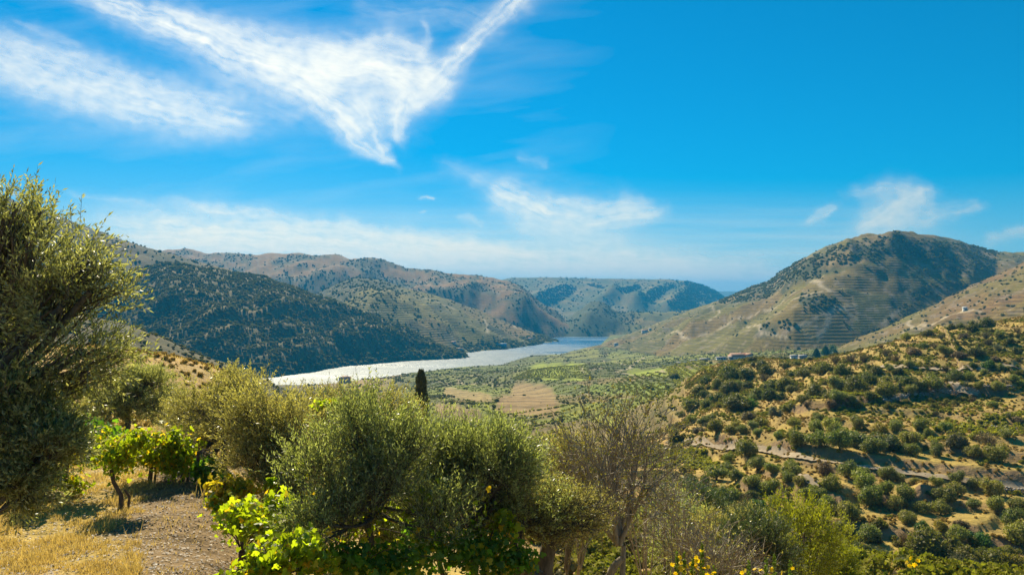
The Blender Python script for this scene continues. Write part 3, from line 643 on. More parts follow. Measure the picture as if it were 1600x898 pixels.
def leaf_mat(name, col, back=None, obj=False, trans=.35, tcol=None, rough=.5, spec=.35, var=.35, tip=None):
    m = mat(name); N = NT(m); oi = N.add('ShaderNodeObjectInfo'); at = N.add('ShaderNodeAttribute', attribute_name='shade').outputs['Fac']
    base = oi.outputs['Color'] if obj else N.add('ShaderNodeRGB').outputs[0]
    if not obj: base.default_value = (*col, 1)
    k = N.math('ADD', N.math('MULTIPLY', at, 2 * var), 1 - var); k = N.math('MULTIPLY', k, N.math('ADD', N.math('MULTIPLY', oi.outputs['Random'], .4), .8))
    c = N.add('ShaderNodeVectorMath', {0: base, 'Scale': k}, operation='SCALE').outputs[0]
    if tip: c = N.mix(N.math('GREATER_THAN', at, .86), c, tip)
    if back:
        g = N.add('ShaderNodeNewGeometry'); c = N.mix(N.math('MULTIPLY', g.outputs['Backfacing'], .8), c, back)
    p = N.add('ShaderNodeBsdfPrincipled', {'Base Color': c, 'Roughness': rough}); p.inputs['Specular IOR Level'].default_value = spec
    tc = N.mix(1.0, c, tcol or (1.15, 1.35, .55), 'MULTIPLY'); tb = N.add('ShaderNodeBsdfTranslucent', {'Color': tc})
    N.out(N.add('ShaderNodeMixShader', {0: trans, 1: p.outputs[0], 2: tb.outputs[0]}).outputs[0]); return m
def bark_mat(name, c1, c2, sc=18):
    m = mat(name); N = NT(m); pos = N.add('ShaderNodeTexCoord').outputs['Object']
    n = N.noise(N.add('ShaderNodeMapping', {'Vector': pos, 'Scale': (1, 1, .25)}).outputs[0], sc, 4, .7)
    p = N.add('ShaderNodeBsdfPrincipled', {'Base Color': N.ramp(n, [(.3, c1), (.7, c2)]), 'Roughness': .9, 'Normal': N.add('ShaderNodeBump', {'Height': n, 'Strength': .9, 'Distance': .02}).outputs[0]})
    N.out(p.outputs[0]); return m
M_BARK = bark_mat('olive_bark', (.045, .036, .028), (.17, .145, .115)); M_TWIG = bark_mat('grey_twig', (.17, .13, .09), (.44, .37, .27), 30)
M_OLIVE = leaf_mat('olive_leaf', (.22, .23, .08), back=(.42, .42, .23), trans=.5, rough=.38, spec=.6, var=.45, tcol=(1.4, 1.4, .6))
M_CROWN = leaf_mat('tree_foliage', (.1, .1, .1), obj=True, trans=.30, rough=.6, spec=.25)
M_VINE = leaf_mat('vine_leaf', (.20, .26, .022), trans=.66, tcol=(2.5, 2.4, .5), rough=.45, var=.5, tip=(.45, .32, .03))
M_GRASS = leaf_mat('dry_grass', (.62, .48, .18), trans=.4, tcol=(1.2, 1.1, .7), var=.35, rough=.7)
M_YELLOW = leaf_mat('autumn_leaf', (.30, .28, .06), trans=.4, tcol=(1.2, 1.1, .6), var=.4)

def lumps(k, rng, flat_=.75, lo=.25, spread=.6):
    c = rand_unit(k, rng) * rng.uniform(.25, spread, (k, 1)); c[:, 2] = c[:, 2] * flat_ + lo; r = rng.uniform(.24, .56, k); return c, r
def ico(sub=2):
    import bmesh
    b = bmesh.new(); bmesh.ops.create_icosphere(b, subdivisions=sub, radius=1); v = np.array([x.co[:] for x in b.verts]); t = np.array([[y.index for y in f.verts] for f in b.faces]); b.free(); return v, t
ICO2 = ico(2); ICO1 = ico(1)
def blob_crown(name, rng, m, k=9, nleaf=1300, leaf=.10, flat_=.7, lo=.55, spread=.62, droop=.2, core=.80, asp=2.0, zmin=None):
    """a crown of radius about 1: lumpy dark heart and many leaf clumps round it"""
    c, r = lumps(k, rng, flat_, lo, spread); b = MB()
    for i in range(k):
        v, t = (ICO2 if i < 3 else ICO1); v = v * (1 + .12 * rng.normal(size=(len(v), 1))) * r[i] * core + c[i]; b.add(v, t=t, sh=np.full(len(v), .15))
    i = rng.choice(k, nleaf * 2, p=r ** 2 / (r ** 2).sum()); w_ = rand_unit(nleaf * 2, rng); p = c[i] + w_ * (r[i] * np.where(rng.random(nleaf * 2) < .16, rng.uniform(1.1, 1.42, nleaf * 2), rng.uniform(.8, 1.14, nleaf * 2)))[:, None]
    inside = np.zeros(len(p), bool)
    for j in range(k): inside |= ((np.linalg.norm(p - c[j], axis=1) < r[j] * .78) & (i != j))
    if zmin is not None: inside |= p[:, 2] < zmin
    p = p[~inside][:nleaf]; w_ = w_[~inside][:nleaf]; n = len(p)
    d = unit(w_ * .5 + rand_unit(n, rng) + [0, 0, .25]); nn = unit(w_ + .6 * rand_unit(n, rng)); s_ = leaf * rng.uniform(.6, 1.5, n)
    b.leaves(p - d * s_[:, None] * .4, d, nn, s_ * 1.3, s_ * 1.3 / asp * 1.5, rng, .15)
    return b.mesh(name, m)
def small_trunk(name, rng, h=.55, r=.09, k=3):
    b = MB(); top = np.array([rng.normal() * .08, rng.normal() * .08, h])
    b.tube([(0, 0, -.12), (rng.normal() * .02, 0, h * .5), top], [r * 1.3, r, r * .8], 6)
    for j in range(k):
        a = 2 * np.pi * j / k + rng.random(); e = np.array([math.cos(a) * .5, math.sin(a) * .5, h + .35]); b.tube([top - [0, 0, .03], (top + e) / 2 + [0, 0, .06], e], [r * .7, r * .5, r * .2], 5)
    return b.mesh(name, M_BARK)
rg = np.random.default_rng(11)
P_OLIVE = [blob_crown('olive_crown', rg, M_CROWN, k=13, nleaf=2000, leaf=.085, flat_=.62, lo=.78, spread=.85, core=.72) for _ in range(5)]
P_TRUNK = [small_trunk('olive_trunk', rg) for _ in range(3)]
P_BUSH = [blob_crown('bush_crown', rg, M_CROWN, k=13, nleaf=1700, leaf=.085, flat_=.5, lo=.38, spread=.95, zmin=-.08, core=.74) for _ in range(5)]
P_TINY = [blob_crown('scrub_crown', rg, M_CROWN, k=5, nleaf=170, leaf=.22, flat_=.5, lo=.35, spread=.55, zmin=-.1) for _ in range(3)]
def thin_bush(name, rng, nst=60, seg=3):
    b = MB()
    for _ in range(nst):
        a = rng.random() * 6.28; tl = rng.uniform(.2, .9); e = np.array([math.cos(a) * tl, math.sin(a) * tl, rng.uniform(.5, 1.25)]); m_ = e * .5 + rng.normal(size=3) * .08
        b.tube([(0, 0, -.05), m_, e], [.028, .018, .008], 3)
        for _ in range(5):
            s0 = m_ + (e - m_) * rng.random(); b.tube([s0, s0 + rand_unit(1, rng)[0] * .22 + [0, 0, .12]], [.012, .005], 3)
    n = 420; p = np.column_stack([rng.normal(0, .42, n), rng.normal(0, .42, n), rng.uniform(.15, 1.15, n)]); b.leaves(p, rand_unit(n, rng), rand_unit(n, rng), .09, .06, rng)
    return b.mesh(name, M_CROWN)
P_THIN = [thin_bush('thin_bush_stems', rg) for _ in range(2)]
def cone_crown(name, rng, h=3.2, nl=1700, pw=.75):
    b = MB(); z = rng.random(nl) ** 1.1; rr = (1 - z) ** pw * rng.uniform(.65, 1.08, nl) * np.minimum(1, .35 + z * 5); a = rng.random(nl) * 6.28
    p = np.column_stack([np.cos(a) * rr, np.sin(a) * rr, z * h]); w_ = np.column_stack([np.cos(a), np.sin(a), np.full(nl, .5)])
    b.leaves(p, unit(w_ * .5 + [0, 0, 1.2] + .3 * rand_unit(nl, rng)), unit(w_ + .4 * rand_unit(nl, rng)), .30, .12, rng)
    zc = np.linspace(0, 1, 8)[:, None]; an = np.linspace(0, 6.28, 9)[None, :-1]; R_ = ((1 - zc) ** pw * .72 * np.minimum(1, .35 + zc * 5)) + 0 * an
    v = np.stack([R_ * np.cos(an), R_ * np.sin(an), zc * h + 0 * an], -1).reshape(-1, 3); i = np.arange(64).reshape(8, 8); j = np.roll(i, -1, 1)
    b.add(v, np.stack([i[:-1], j[:-1], j[1:], i[1:]], -1).reshape(-1, 4), sh=np.full(64, .2)); return b.mesh(name, M_CROWN)
P_CONE = cone_crown('conifer_crown', rg, 1.9)

ORD = ['first', 'second', 'third', 'fourth', 'fifth', 'sixth', 'seventh', 'eighth', 'ninth', 'tenth', 'eleventh', 'twelfth', 'thirteenth', 'fourteenth', 'fifteenth', 'sixteenth', 'seventeenth', 'eighteenth', 'nineteenth', 'twentieth',
       'twenty-first', 'twenty-second', 'twenty-third', 'twenty-fourth', 'twenty-fifth', 'twenty-sixth', 'twenty-seventh', 'twenty-eighth', 'twenty-ninth', 'thirtieth']
# kind: name, category, colour, word for the label
KINDS = {'O': ('olive_tree', 'olive tree', (.29, .275, .07), 'round grey-green olive tree'), 'B': ('dense_bush', 'bush', (.17, .16, .038), 'dense dark green bush'),
         'G': ('green_shrub', 'shrub', (.10, .17, .025), 'bright green leafy shrub'), 'Y': ('yellow_shrub', 'shrub', (.27, .23, .035), 'yellow autumn shrub'), 'N': ('brown_bush', 'bush', (.21, .15, .075), 'brown half-bare bush'),
         'C': ('conifer_tree', 'conifer', (.07, .11, .025), 'dark pointed conifer'), 'W': ('pale_shrub', 'shrub', (.20, .20, .12), 'pale grey-green shrub')}
# zone of the hillside, then trees: kind, u of the trunk, v of its foot, width in pixels
ZT = {
 'in the row above the dirt track': 'O 1248 695 26,O 1281 698 32,O 1312 704 34,O 1339 697 34,O 1366 707 33,B 1390 701 37,O 1414 690 22,O 1418 708 19,O 1425 693 28,O 1451 684 18',
 'on the slope behind the main olive row': 'O 1242 667 20,O 1274 674 23,O 1300 679 30,O 1306 661 14,O 1341 668 20,O 1335 656 12,O 1276 656 14,O 1400 671 20,O 1439 669 20,O 1479 673 16,N 1261 636 16,N 1300 637 20',
 'around the yellow overgrown vines': 'O 1551 637 17,O 1574 684 18,N 1496 697 28,N 1545 697 32,N 1590 659 14,W 1576 652 10,Y 1466 712 8,Y 1375 676 22,Y 1446 703 11,N 1530 690 18,N 1520 628 12,N 1462 650 12',
 'on the dry grass above the yellow vineyard': 'O 1119 676 27,O 1140 677 18,O 1161 677 17,O 1149 668 14,O 1098 663 16,O 1081 660 14,O 1112 658 16,O 1183 680 12,O 1214 685 14,O 1238 686 16,B 1060 690 29,Y 1190 665 22,O 1176 668 16,W 1213 648 20,Y 1233 641 18,N 1090 676 16,N 1170 655 20,W 1104 668 14',
 'on the terraces right below the dirt track': 'O 1165 711 32,O 1138 722 16,O 1183 735 24,O 1207 739 20,O 1239 746 26,N 1287 739 28,O 1326 748 27,O 1348 744 18,O 1384 747 22,O 1402 752 18,O 1430 756 14,O 1465 758 19,O 1495 754 22,O 1523 761 22,O 1233 730 14,O 1462 712 24,O 1425 711 24,O 1521 715 21,O 1561 722 29,B 1230 727 10',
 'on the lower olive terraces': 'O 1120 749 26,O 1137 737 18,O 1149 752 20,O 1176 760 26,O 1202 772 30,O 1250 760 24,O 1263 778 24,O 1281 778 22,Y 1298 762 30,O 1352 762 30,O 1387 772 24,O 1358 784 30,O 1415 776 20,O 1493 773 27,O 1551 773 28,O 1477 785 28,O 1418 778 24,O 1233 751 18,Y 1462 778 12,G 1452 772 10',
 'on the steep ground above the gully': 'O 1293 792 22,O 1323 812 34,O 1360 790 34,O 1400 797 26,O 1407 793 20,O 1419 815 22,O 1438 800 22,O 1470 803 22,O 1523 793 20,O 1558 798 30,O 1583 819 34,O 1415 818 20,G 1441 833 28,O 1317 829 22,Y 1470 826 18,N 1500 822 16,O 1592 795 22',
 'along the bottom of the gully': 'O 1360 846 32,B 1320 862 36,B 1352 870 34,W 1376 875 30,B 1398 882 26,W 1412 886 24,N 1421 856 34,B 1461 865 56,B 1509 879 46,B 1549 882 50,G 1530 846 28,O 1497 844 30,O 1592 851 42,Y 1578 866 24,G 1458 888 34,W 1495 894 38,W 1523 897 34,Y 1585 892 40,W 1436 893 28,W 1560 898 26,W 1340 884 24',
 'in the thicket below the yellow vineyard': 'N 1162 787 24,O 1140 785 30,G 1118 776 20,G 1188 794 24,O 1208 790 20,O 1127 798 22,N 1098 765 20,W 1080 790 30,N 1062 760 26,W 1150 806 30,B 1100 752 16,N 1050 790 26,W 1172 812 26,B 1175 780 22,G 1105 792 16',
 'in the dark scrub below the farmhouse': 'B 1141 591 34,B 1168 590 27,B 1188 577 26,B 1202 585 22,O 1155 607 18,B 1118 605 22,G 1119 629 21,B 1140 613 26,B 1093 615 22,B 1080 640 28,B 1104 599 16,B 1150 641 42,B 1183 622 28,B 1208 608 26,B 1229 606 24,O 1176 629 14,B 1210 624 26,G 1165 639 30,O 1102 638 18,B 1054 593 16,B 1174 565 14,B 1227 574 14,B 1122 628 26,B 1168 606 18,N 1195 596 18,B 1102 622 22,B 1065 650 16',
 'in the wooded gully behind the olive row': 'B 1281 617 28,O 1309 613 26,B 1331 615 40,B 1354 599 25,B 1254 627 18,O 1309 627 18,O 1328 626 14,B 1360 624 22,O 1388 621 28,B 1395 610 36,B 1405 583 14,B 1420 602 26,O 1437 612 20,O 1459 611 28,O 1422 615 16,B 1456 590 18,B 1268 622 18,B 1300 622 20,B 1238 612 18,B 1345 610 26,B 1410 598 20',
 'on the crest beside the three conifers': 'C 1276 560 13,C 1290 555 14,B 1266 563 9,G 1304 553 19,Y 1244 570 13,B 1237 588 14,B 1257 588 21,B 1271 581 17,B 1287 583 24,B 1318 585 25,B 1360 577 12,B 1370 584 18,O 1389 580 15,B 1402 584 15,N 1377 545 12,N 1330 567 20,N 1305 568 18,N 1350 566 18,N 1400 567 22,N 1385 556 18',
 'on the dry ridge at the upper right': 'B 1532 512 26,B 1519 518 17,B 1501 514 13,B 1486 516 14,B 1451 526 19,O 1416 533 14,O 1478 556 18,B 1526 556 22,B 1578 536 14,O 1562 526 12,O 1442 545 13,B 1590 553 15,N 1505 530 16,N 1540 530 16,W 1560 548 16,N 1430 556 20,N 1460 545 14,N 1500 560 18,N 1555 565 16,W 1470 530 12,N 1590 520 14,N 1545 540 14',
 'around the small golden field': 'O 1420 574 14,B 1492 595 24,O 1514 596 18,O 1537 583 11,O 1561 579 15,O 1574 579 10,W 1550 596 10,W 1567 596 8,O 1585 596 12,O 1529 608 14,W 1509 604 13,O 1595 606 14,O 1559 610 20,B 1521 574 12,G 1540 574 18,B 1545 571 12,Y 1490 622 9,N 1478 580 14',
}
treelist = []
HILL_R = random.Random(5)
for zone_, txt in ZT.items():
    items = []
    for it in txt.split(','):
        k, u, v, w_ = it.split(); items.append((k, float(u), float(v), float(w_)))
    for k in sorted(set(i[0] for i in items)):
        sub = sorted([i for i in items if i[0] == k], key=lambda i: i[1]); nm, cat, colr, word = KINDS[k]
        for n, (_, u, v, w_) in enumerate(sub):
            lab = f'{word} {zone_}' if len(sub) == 1 else (f'{ORD[n]} {word} from left {zone_}')
            if len(sub) > 2 and n == 0: lab = f'leftmost {word} {zone_}'
            if len(sub) > 2 and n == len(sub) - 1: lab = f'rightmost {word} {zone_}'
            p = drop(u, v); s_ = w_ / 2 / F * p.y * 1.1
            root = bpy.data.objects.new(nm, None); COL.objects.link(root); root.location = p; root.rotation_euler = (0, 0, HILL_R.random() * 6.28); root.empty_display_size = .5
            kk = HILL_R.uniform(.88, 1.12); root.scale = (s_ * HILL_R.uniform(.85, 1.2), s_ * HILL_R.uniform(.85, 1.2), s_ * kk)
            tag(root, lab, cat, f'{cat}s {zone_}')
            if k == 'O':
                tk = bpy.data.objects.new('trunk', HILL_R.choice(P_TRUNK)); me = HILL_R.choice(P_OLIVE)
            elif k == 'C': tk = None; me = P_CONE
            elif k in 'NW' and HILL_R.random() < .75: tk = None; me = HILL_R.choice(P_THIN)
            else: tk = None; me = HILL_R.choice(P_BUSH)
            cr = bpy.data.objects.new('crown', me)
            j = [HILL_R.uniform(.82, 1.18) for _ in range(3)]; cr.color = (colr[0] * j[0], colr[1] * (j[0] + j[1]) / 2, colr[2] * j[2], 1)
            for o in (tk, cr):
                if o: COL.objects.link(o); o.parent = root
            treelist.append((root, cr))

# ------------------------------------------------------------------ uncountable scrub, grass and vine rows: points that carry a copy of a crown
def gn_scatter(name, pts, scales, src, m, label, seed=0, tilt=.15):
    """one stuff object: a point cloud mesh whose modifier sets a crown on every point"""
    me = bpy.data.meshes.new(name); me.vertices.add(len(pts)); me.vertices.foreach_set('co', np.asarray(pts, np.float32).ravel()); me.update()
    attr(me, 'size', scales); me.materials.append(m); o = link(name, me)
    ng = bpy.data.node_groups.new(name, 'GeometryNodeTree'); ng.interface.new_socket('Geometry', in_out='INPUT', socket_type='NodeSocketGeometry'); ng.interface.new_socket('Geometry', in_out='OUTPUT', socket_type='NodeSocketGeometry')
    n = ng.nodes; L = ng.links.new; gi = n.new('NodeGroupInput'); go = n.new('NodeGroupOutput')
    iop = n.new('GeometryNodeInstanceOnPoints'); L(gi.outputs[0], iop.inputs['Points'])
    join = n.new('GeometryNodeJoinGeometry')
    for s_ in src:
        oi = n.new('GeometryNodeObjectInfo'); oi.inputs['Object'].default_value = s_; oi.transform_space = 'ORIGINAL'; oi.inputs['As Instance'].default_value = True; L(oi.outputs['Geometry'], join.inputs[0])
    sm = n.new('GeometryNodeSetMaterial'); sm.inputs['Material'].default_value = m
    L(join.outputs[0], iop.inputs['Instance']); iop.inputs['Pick Instance'].default_value = True
    ri = n.new('FunctionNodeRandomValue'); ri.data_type = 'INT'; ri.inputs[4].default_value = 0; ri.inputs[5].default_value = len(src) - 1; ri.inputs['Seed'].default_value = seed; L(ri.outputs[2], iop.inputs['Instance Index'])
    rv = n.new('FunctionNodeRandomValue'); rv.data_type = 'FLOAT_VECTOR'; rv.inputs[0].default_value = (-tilt, -tilt, 0); rv.inputs[1].default_value = (tilt, tilt, 6.28); rv.inputs['Seed'].default_value = seed + 1; L(rv.outputs[0], iop.inputs['Rotation'])
    na = n.new('GeometryNodeInputNamedAttribute'); na.inputs['Name'].default_value = 'size'; rs = n.new('FunctionNodeRandomValue'); rs.data_type = 'FLOAT_VECTOR'; rs.inputs[0].default_value = (.8, .8, .75); rs.inputs[1].default_value = (1.2, 1.2, 1.15); rs.inputs['Seed'].default_value = seed + 2
    vm = n.new('ShaderNodeVectorMath'); vm.operation = 'SCALE'; L(rs.outputs[0], vm.inputs[0]); L(na.outputs['Attribute'], vm.inputs['Scale']); L(vm.outputs[0], iop.inputs['Scale'])
    L(iop.outputs[0], sm.inputs['Geometry']); L(sm.outputs[0], go.inputs[0])
    mod = o.modifiers.new('scatter', 'NODES'); mod.node_group = ng
    tag(o, label, kind='stuff'); return o
# source crowns for the scatter are crowns that stand on the hillside
def crown_of(me): 
    for r_, c_ in treelist:
        if c_.data == me: return c_
    return None
def src_set(mes):
    out = []
    for me in mes:
        c_ = crown_of(me)
        if c_ is not None: out.append(c_)
    return out
# three small bushes at the edge of the thicket carry the simple crowns
for i, (u, v) in enumerate([(1046, 668), (1052, 640), (1038, 655)]):
    p = drop(u, v); o = link('low_scrub_bush', P_TINY[i], loc=p); o.scale = (1.6,) * 3; o.color = (.08, .085, .035, 1)
    tag(o, ['low scrub bush left of the dark flowering shrub', 'highest of three low scrub bushes left of the thicket', 'middle low scrub bush at the thicket edge'][i], 'bush', 'low scrub bushes'); treelist.append((o, o))
S_TINY = src_set(P_TINY); S_BUSH = src_set(P_BUSH[:3])
gr_ = np.random.default_rng(77)
def pick_points(mask, n, wgt=None):
    """random spots on the ground grid where mask holds, spread evenly over the land"""
    dth = np.abs(np.gradient(TH))[None, :]; area = GD * dth * np.abs(np.gradient(GD, axis=0)); pr = np.where(mask, area, 0) * (1 if wgt is None else wgt)
    pr[:, :_ci[0] + 1] = 0; pr[:, _ci[-1]:] = 0; pr[-1] = 0
    pr = pr.ravel() / pr.sum(); i = gr_.choice(len(pr), n, p=pr); r, c = np.divmod(i, GX.shape[1]); a = gr_.random(n); b = gr_.random(n)
    def bl(G): return (G[r, c] * (1 - a) + G[r, c + 1] * a) * (1 - b) + (G[r + 1, c] * (1 - a) + G[r + 1, c + 1] * a) * b
    return np.column_stack([bl(GX), bl(GY), bl(GZ)])
inview = (GU > -120) & (GU < 1720) & (GZ > WATER + .5)
clump = np.clip(.5 + 1.6 * n1 + .6 * n2, .05, 1)
M_S1 = leaf_mat('holm_scrub', (.20, .165, .03), trans=.25, var=.35, rough=.7, spec=.2); M_S2 = leaf_mat('light_scrub', (.25, .20, .065), trans=.25, var=.35, rough=.7, spec=.2)
M_S3 = leaf_mat('far_tree', (.10, .10, .025), trans=.1, var=.3, rough=.8, spec=.1); M_TUS = leaf_mat('dry_tussock', (.42, .30, .09), trans=.3, tcol=(1.2, 1.1, .7), var=.35, rough=.8, spec=.1); M_VR = leaf_mat('vine_row_leaf', (.27, .27, .03), trans=.45, tcol=(1.4, 1.35, .5), var=.4)
M_TUG = leaf_mat('green_tussock', (.27, .245, .035), trans=.3, var=.35, rough=.8, spec=.1)
def sc(n, a, b): return gr_.uniform(a, b, n)
m = inview & (ZONE == 2); gn_scatter('scrub_on_dark_hill', pick_points(m, 9000, clump ** 1.5), sc(9000, 1.5, 4.2), S_TINY, M_S1, 'dark scrub and small trees covering the steep hill beyond the river', 1)
gn_scatter('pale_scrub_on_dark_hill', pick_points(m, 7000, 1.1 - clump), sc(7000, 1.4, 3.2), S_TINY, M_S2, 'paler bushes between the dark scrub on the steep hill', 2)
m = inview & ((ZONE == 3) | ((ZONE == 0) & (D_ > 100) & (D_ < 1000) & (GU < 560))); gn_scatter('scrub_on_near_spur', pick_points(m, 6500, clump), sc(6500, .7, 1.9), S_TINY, M_S1, 'scrub on the low spur behind the olive trees', 3)
m = inview & (ZONE == 1); gn_scatter('scrub_on_high_hill', pick_points(m, 2200, clump ** 2), sc(2200, 2, 4.5), S_TINY, M_S2, 'scattered bushes on the high hill at the left', 4)
m = inview & ((ZONE == 4) | (ZONE == 9)); gn_scatter('trees_on_far_range', pick_points(m, 9000, np.clip(.7 - e, .03, 1) ** 1.5), sc(9000, 1.8, 4.6), S_TINY, M_S3, 'tree patches on the far rust coloured range', 5)
m = inview & (ZONE == 6); gn_scatter('trees_on_blue_range', pick_points(m, 9000, .04 + ASP), sc(9000, 3, 8), S_TINY, M_S3, 'tree cover on the farthest blue range', 6)
m = inview & (ZONE == 10) & (woods > .4); gn_scatter('trees_on_right_hill', pick_points(m, 6500, clump), sc(6500, 1.6, 4.0), S_TINY, M_S1, 'dark trees over the top of the tall right hill', 7)
m = inview & (ZONE == 10) & (woods <= .4); gn_scatter('hedges_on_right_hill', pick_points(m, 500, clump ** 3), sc(500, 1.2, 3.0), S_TINY, M_S1, 'scattered trees between the vineyards of the tall right hill', 8)
m = inview & (ZONE == 11); gn_scatter('bushes_on_brown_slope', pick_points(m, 700, clump ** 2), sc(700, 1.0, 2.8), S_TINY, M_S2, 'sparse bushes on the brown terraced slope', 9)
m = inview & (ZONE == 5) & (GZ > WATER + 14); gn_scatter('trees_on_terraced_hill', pick_points(m, 1700, clump ** 2 * (1 + 3 * (1 - sstep(600, 640, GU)))), sc(1700, 1.8, 4.2), S_TINY, M_S1, 'trees on the terraced hill beyond the river', 10)
m = bank & inview; gn_scatter('riverbank_trees', pick_points(m, 900), sc(900, 3.0, 6.0), S_TINY, M_S2, 'pale trees lining the far river bank', 12)
m = inview & (ZONE == 0) & (D_ > 240) & (D_ < 1900) & (GU > 480) & ~((GU > 1060) & (D_ < 400)); edgem = 1 - sstep(.0, .12, edge); wv_ = (np.clip(.05 + 2.0 * n5, .02, 1) * .35 + edgem) * (1 + 2.5 * (1 - sstep(600, 820, GU)))
gn_scatter('hedges_in_valley', pick_points(m, 2400, wv_ * (1.03 - PLOT)), sc(2400, .7, 2.2), S_TINY, M_S1, 'hedges and small trees between the valley vineyards', 13)
gn_scatter('pale_bushes_in_valley', pick_points(m, 2200, wv_ * (1.05 - PLOT)), sc(2200, .5, 1.7), S_TINY, M_S2, 'pale bushes between the valley vineyards', 14)
m = inview & (hill > .5) & (D_ < 420)
gn_scatter('dry_tussocks', pick_points(m, 16000, np.clip(.5 + n2 * 1.5, .1, 1)), sc(16000, .15, .5), S_TINY, M_TUS, 'dry grass tussocks on the terraces across the gully', 15)
gn_scatter('green_tussocks', pick_points(m, 9000, np.clip(n1 * 2 + .4, .03, 1) * (.35 + sstep(150, 230, D_))), sc(9000, .2, .8), S_TINY, M_TUG, 'low green herbs and heather across the gully', 16)
m = inview & (D_ > 24) & (D_ < 110) & (GU > 900); gn_scatter('undergrowth_in_gully', pick_points(m, 3000), sc(3000, .35, .95), S_TINY, M_TUG, 'tangled undergrowth in the gully below the trees', 17)
m = inview & (D_ > 26) & (D_ < 100) & (GU < 700); gn_scatter('dry_tussocks_on_left_slope', pick_points(m, 2600), sc(2600, .08, .32), S_TINY, M_TUS, 'dry tussocks on the golden slope behind the olive trees', 18)
m = inview & (D_ > 40) & (D_ < 260) & (GU > 480) & (GU <= 1080); gn_scatter('scrub_below_terrace', pick_points(m, 2600, clump), sc(2600, .4, 1.5), S_TINY, M_S2, 'scrub on the slope falling away below the terrace', 19)
fr_ = ZS - np.floor(ZS); rowm = (np.cos(fr_ * 2 * np.pi * 3) > .45) & (fr_ > .04) & (fr_ < .84)
m = inview & (ZONE == 0) & (D_ > 270) & (D_ < 1350) & (GU > 640) & (VAL > .6) & (PLOT < .4) & rowm & (edge > .04)
gn_scatter('green_vineyard_rows', pick_points(m & (pid > .45), 9000, 1.0 - .7 * np.clip(n5 * 2, 0, 1)), sc(9000, .5, 1.0), S_TINY, M_TUG, 'green vine rows following the terraces of the valley floor', 21)
gn_scatter('yellow_vineyard_rows', pick_points(m & (pid <= .45), 7000), sc(7000, .45, .9), S_TINY, M_VR, 'yellowing vine rows following the terraces of the valley floor', 22)
m = inview & (hill > .5) & (((GV < 640) & (GV > 520)) | (GV > 800)) & (D_ < 400)
gn_scatter('merging_scrub', pick_points(m, 800, np.clip(n1 * 2.2 + .25, .02, 1) ** 2), sc(800, .4, 1.1), S_BUSH, M_S1, 'low merging scrub between the bushes across the gully', 20, tilt=.3)
# vine rows: each field is a list of row ends in pixels
def rows(name, quad, nrow, step, size, label, seed, m=None, jit=.3, dens=1.0):
    (a0, a1, b0, b1) = [np.array(drop(*p)) for p in quad]; pts = []
    for i in range(nrow):
        k = i / max(nrow - 1, 1); s0 = a0 * (1 - k) + b0 * k; s1 = a1 * (1 - k) + b1 * k; n = max(2, int(np.linalg.norm(s1 - s0) / step))
        t = np.linspace(0, 1, n)[:, None]; p = s0 * (1 - t) + s1 * t + gr_.normal(0, jit, (n, 3)) * [1, 1, 0]; p = p[gr_.random(n) < dens]; pts.append(p)
    p = np.concatenate(pts); p[:, 2] = height(p[:, 0], p[:, 1]); gn_scatter(name, p, sc(len(p), size * .7, size * 1.3), S_TINY, m or M_VR, label, seed)
rows('vine_rows_on_yellow_field', [(990, 700), (1100, 706), (1010, 731), (1124, 728)], 9, .9, .75, 'rows of yellow vines on the small field above the gully', 30)
rows('vine_row_on_terrace', [(1222, 640), (1375, 627), (1224, 636), (1376, 623)], 3, .8, .7, 'strip of yellow-green vines on the long terrace', 31)
rows('overgrown_yellow_vines', [(1440, 668), (1600, 645), (1455, 690), (1600, 678)], 14, 1.1, .8, 'overgrown yellow vines on the upper terrace', 32, dens=.5, jit=1.0)
rows('sparse_vines_on_slope', [(1380, 655), (1600, 625), (1400, 680), (1600, 668)], 16, 1.6, .5, 'sparse yellowing vines on the dry field', 33, dens=.35, jit=1.3)
rows('knoll_vines', [(828, 578), (915, 570), (800, 592), (925, 592)], 16, 2.2, 1.3, 'green vine rows over the round knoll', 34)
rows('vines_below_village', [(1035, 571), (1110, 572), (1045, 581), (1112, 581)], 8, 2.2, 1.5, 'bright green vine rows below the village', 35)
rows('green_terrace_vines', [(975, 590), (1080, 588), (960, 604), (1060, 606)], 7, 1.8, 1.0, 'green vine rows on the valley terraces', 36, m=M_TUG)
rows('vines_on_small_terraces', [(1030, 600), (1070, 592), (1035, 628), (1082, 622)], 6, 1.2, .8, 'vine rows on three short terraces beside the scrub', 37, dens=.8)
rows('vines_behind_bare_tree', [(850, 690), (1030, 672), (830, 730), (990, 700)], 10, 1.1, .8, 'yellow vine rows behind the bare almond tree', 38, dens=.75)
rows('vines_left_of_bare_tree', [(790, 648), (880, 635), (800, 700), (900, 690)], 9, 1.2, .9, 'yellow-green vine rows below the brown terraces', 39, dens=.7)
